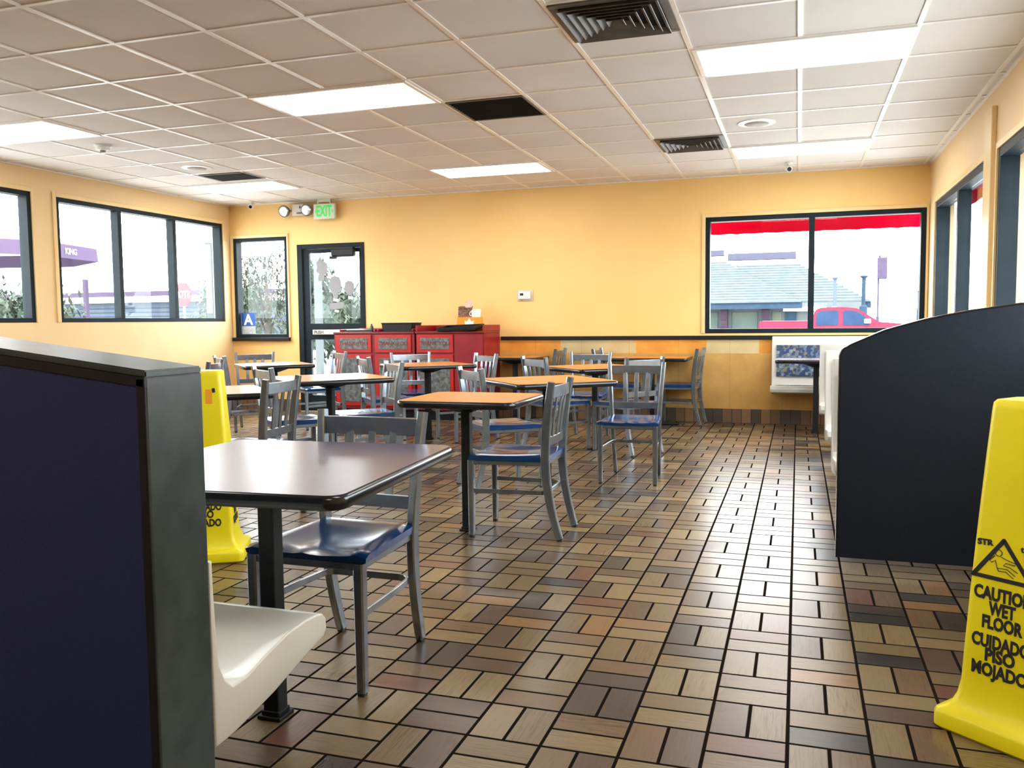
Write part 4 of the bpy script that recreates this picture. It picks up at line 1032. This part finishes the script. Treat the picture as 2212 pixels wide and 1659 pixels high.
# umbrellas on the patio, left windows
def umbrella(x, y, R, ztop, zrim, word, rot, label, drop=.28):
    t = thing('patio_umbrella', label, 'umbrella', (x, y, GZ), rot)
    n = 8; bm = newbm()
    rim = [(R*math.cos(2*PI*(k+.5)/n), R*math.sin(2*PI*(k+.5)/n), zrim-GZ) for k in range(n)]; rings = []
    for q in (0.03, .4, .75, 1.0):
        rings.append([bm.verts.new((p[0]*q, p[1]*q, zrim-GZ + (ztop-zrim)*(1-q)**1.15)) for p in rim])
    for A, Bb in zip(rings, rings[1:]):
        for k in range(n): bm.faces.new([A[k], A[(k+1) % n], Bb[(k+1) % n], Bb[k]])
    bm.faces.new(rings[0]); obj('canopy', bm, M_cream, t)
    bm = newbm(); a = [bm.verts.new(p) for p in rim]; b = [bm.verts.new((p[0]*1.01, p[1]*1.01, p[2]-drop)) for p in rim]
    a2 = [bm.verts.new((p[0]*.99, p[1]*.99, p[2])) for p in rim]; b2 = [bm.verts.new((p[0], p[1], p[2]-drop)) for p in rim]
    for k in range(n):
        j = (k+1) % n; bm.faces.new([a[k], a[j], b[j], b[k]]); bm.faces.new([a2[k], b2[k], b2[j], a2[j]]); bm.faces.new([b[k], b[j], b2[j], b2[k]])
    bmesh.ops.recalc_face_normals(bm, faces=bm.faces[:]); vv = obj('valance', bm, M_purple, t)
    for k in range(n):
        am = 2*PI*(k+1)/n; rr_ = R*math.cos(PI/n)*1.012
        o_ = Vector((rr_*math.cos(am), rr_*math.sin(am), zrim-GZ-drop*.5)); xd = Vector((-math.sin(am), math.cos(am), 0))
        textmesh('lettering', word[k % 2], drop*.62, M_papw, vv, frameM(o_, xd, (0, 0, 1)), .002, 1.0, .001)
    bm = newbm(); tube(bm, [(0, 0, 0), (0, 0, ztop-GZ+.05)], .028, 10); obj('pole', bm, M_post, t)
    for k in range(n):
        p = rim[k]; bm = newbm(); tube(bm, [(0, 0, zrim-GZ+.05), (p[0]*.98, p[1]*.98, p[2]-.01)], .012, 6); obj('rib', bm, M_cream, t)
WORD = ('BURGER', 'KING')
umbrella(-11.95, 9.7, 1.9, 2.80, 2.36, WORD, .25, 'large cream and plum patio umbrella outside, spanning the first two left windows', .20)
t = thing('sign_post', 'slender plum post outside the first pane of the second left window', 'post', (-20.3, 20.6, GZ), 0)
bm = newbm(); bx(bm, -.06, .06, -.06, .06, 0, 2.9, .01); obj('pole', bm, M_post, t)
# siding building, fence and greenery on the left
t = thing('siding_building', 'low pale blue sided building with plum roof line outside the left windows', 'building', (-41.5, 42, GZ), 0)
bm = newbm(); bx(bm, -6, 13, -.5, 8, 0, 2.85)
obj('wall', bm, M_siding, t)
bm = newbm()
for k in range(11): bx(bm, -6, 13, -.54, -.5, .1+.24*k, .12+.24*k)
obj('siding_joint', bm, M_fascia, t)
bm = newbm(); bx(bm, -6.4, 13.5, -1.0, 9, 2.85, 3.2); obj('soffit', bm, M_papw, t)
bm = newbm(); bx(bm, -6.5, 13.6, -1.1, 9.1, 3.2, 3.48); obj('roof_edge', bm, M_post, t)
def leafy(x, y, z0, h, rad, n, ls, mat, label, name='tree', trunk=True, seed=1, core=.55):
    rd = random.Random(seed); t = thing(name, label, 'tree' if name == 'tree' else 'bush', (x, y, z0), 0)
    bm = newbm(); blobs = [(rd.uniform(-.5, .5)*rad, rd.uniform(-.5, .5)*rad, h*rd.uniform(.35, .95) if trunk else h*rd.uniform(.2, .8), rad*rd.uniform(.35, .6)) for _ in range(9)]
    for _ in range(n):
        bx_, by_, bz_, br = rd.choice(blobs); v = Vector((rd.gauss(0, 1), rd.gauss(0, 1), rd.gauss(0, 1))).normalized()*br*rd.uniform(.5, 1)
        c = Vector((bx_, by_, bz_)) + v
        if c.z < .05: c.z = .05
        R3 = Matrix.Rotation(rd.uniform(0, 2*PI), 3, 'Z') @ Matrix.Rotation(rd.uniform(-1.2, 1.2), 3, 'X'); s_ = ls*rd.uniform(.6, 1.3)
        vs = [bm.verts.new(c + R3 @ Vector(p)) for p in ((-s_*.35, 0, 0), (0, -s_, 0), (s_*.35, 0, 0), (0, s_, 0))]; bm.faces.new(vs)
    for (bx_, by_, bz_, br) in (blobs if core > 0 else []):               # dense inner mass
        rd2 = random.Random(int(br*1e4)); m4 = Matrix.Translation((bx_, by_, max(bz_, br*.6)))
        q = bmesh.ops.create_icosphere(bm, subdivisions=3, radius=br*core, matrix=m4)['verts']
        for v in q: v.co += Vector((rd2.uniform(-1, 1), rd2.uniform(-1, 1), rd2.uniform(-1, 1)))*br*.07
    o = obj('foliage', bm, mat, t)
    bm = newbm()
    if trunk:
        tube(bm, [(0, 0, 0), (.03, .02, h*.4), (0, 0, h*.8)], [h*.03, h*.022, h*.008], 8)
        for b_ in blobs[:5]: tube(bm, [(0, 0, h*.35), (b_[0]*.9, b_[1]*.9, b_[2])], [h*.012, h*.004], 6)
    else: tube(bm, [(0, 0, 0), (0, 0, h*.6)], [.04, .02], 6)
    obj('trunk' if trunk else 'stem', bm, M_bark, t)
leafy(-15.2, 13.4, GZ, 2.6, 1.5, 5200, .10, M_leaf, 'large green bush outside the leftmost window below the umbrella', 'bush', False, 3)
leafy(-17.9, 15.6, GZ, 2.3, .95, 3200, .09, M_leaf2, 'rounded light green bush at the left edge of the second left window', 'bush', False, 4)
leafy(-23.4, 31.9, GZ, 3.0, 1.7, 2600, .13, M_leaf, 'tree behind the stop sign reflection seen through the last left pane', 'tree', True, 5)
leafy(-12.3, 18.1, GZ, 3.4, 1.1, 2600, .07, M_leaf2, 'slender pale tree seen through the narrow window beside the door', 'tree', True, 6, 0)
leafy(-13.0, 23.0, GZ, 2.9, 1.9, 6000, .13, M_leaf, 'green tree seen through the upper glass of the door', 'tree', True, 8)
t = thing('stop_sign_reflection', 'pale red stop sign reflection in the far left pane, built as a reversed sign outside', 'sign', (-18.25, 22.4, GZ), 0)  # solid sign added outside in place of a reflection on the glass
nrm = Vector((17.0, -20.95, 0)).normalized(); ang = math.atan2(nrm.y, nrm.x); t.rotation_euler = (0, 0, ang+PI/2-.85)
bm = newbm(); prism(bm, [(.40*math.cos(PI/8+k*PI/4), 2.10-GZ+.40*math.sin(PI/8+k*PI/4)+.0) for k in range(8)], 'y', -.01, .01); oo = obj('plate', bm, M_stop, t)
textmesh('lettering', 'STOP', .30, M_papw, t, frameM((0, -.013, 2.10-GZ), (-1, 0, 0), (0, 0, 1)), .002, .85, .004)
bm = newbm(); tube(bm, [(0, .03, 0), (0, .03, 2.7)], .03, 8); obj('pole', bm, M_papw, t)
# canopy post and low wall outside the door
t = thing('covered_walk', 'pale covered walkway post and low wall beyond the door', 'walkway', (-9.0, 15.0, GZ), 0)
bm = newbm(); bx(bm, -.06, .06, -.06, .06, 0, 3.2, .01); bx(bm, -2.6, -2.48, -.06, .06, 0, 3.2, .01); obj('post', bm, M_bwall, t)
bm = newbm(); bx(bm, -3.4, 1.0, .2, .4, 0, .5, .01); obj('low_wall', bm, M_brick, t)
bm = newbm(); bx(bm, -3.6, 1.2, .15, .45, .5, .58, .01); obj('coping', bm, M_papw, t)
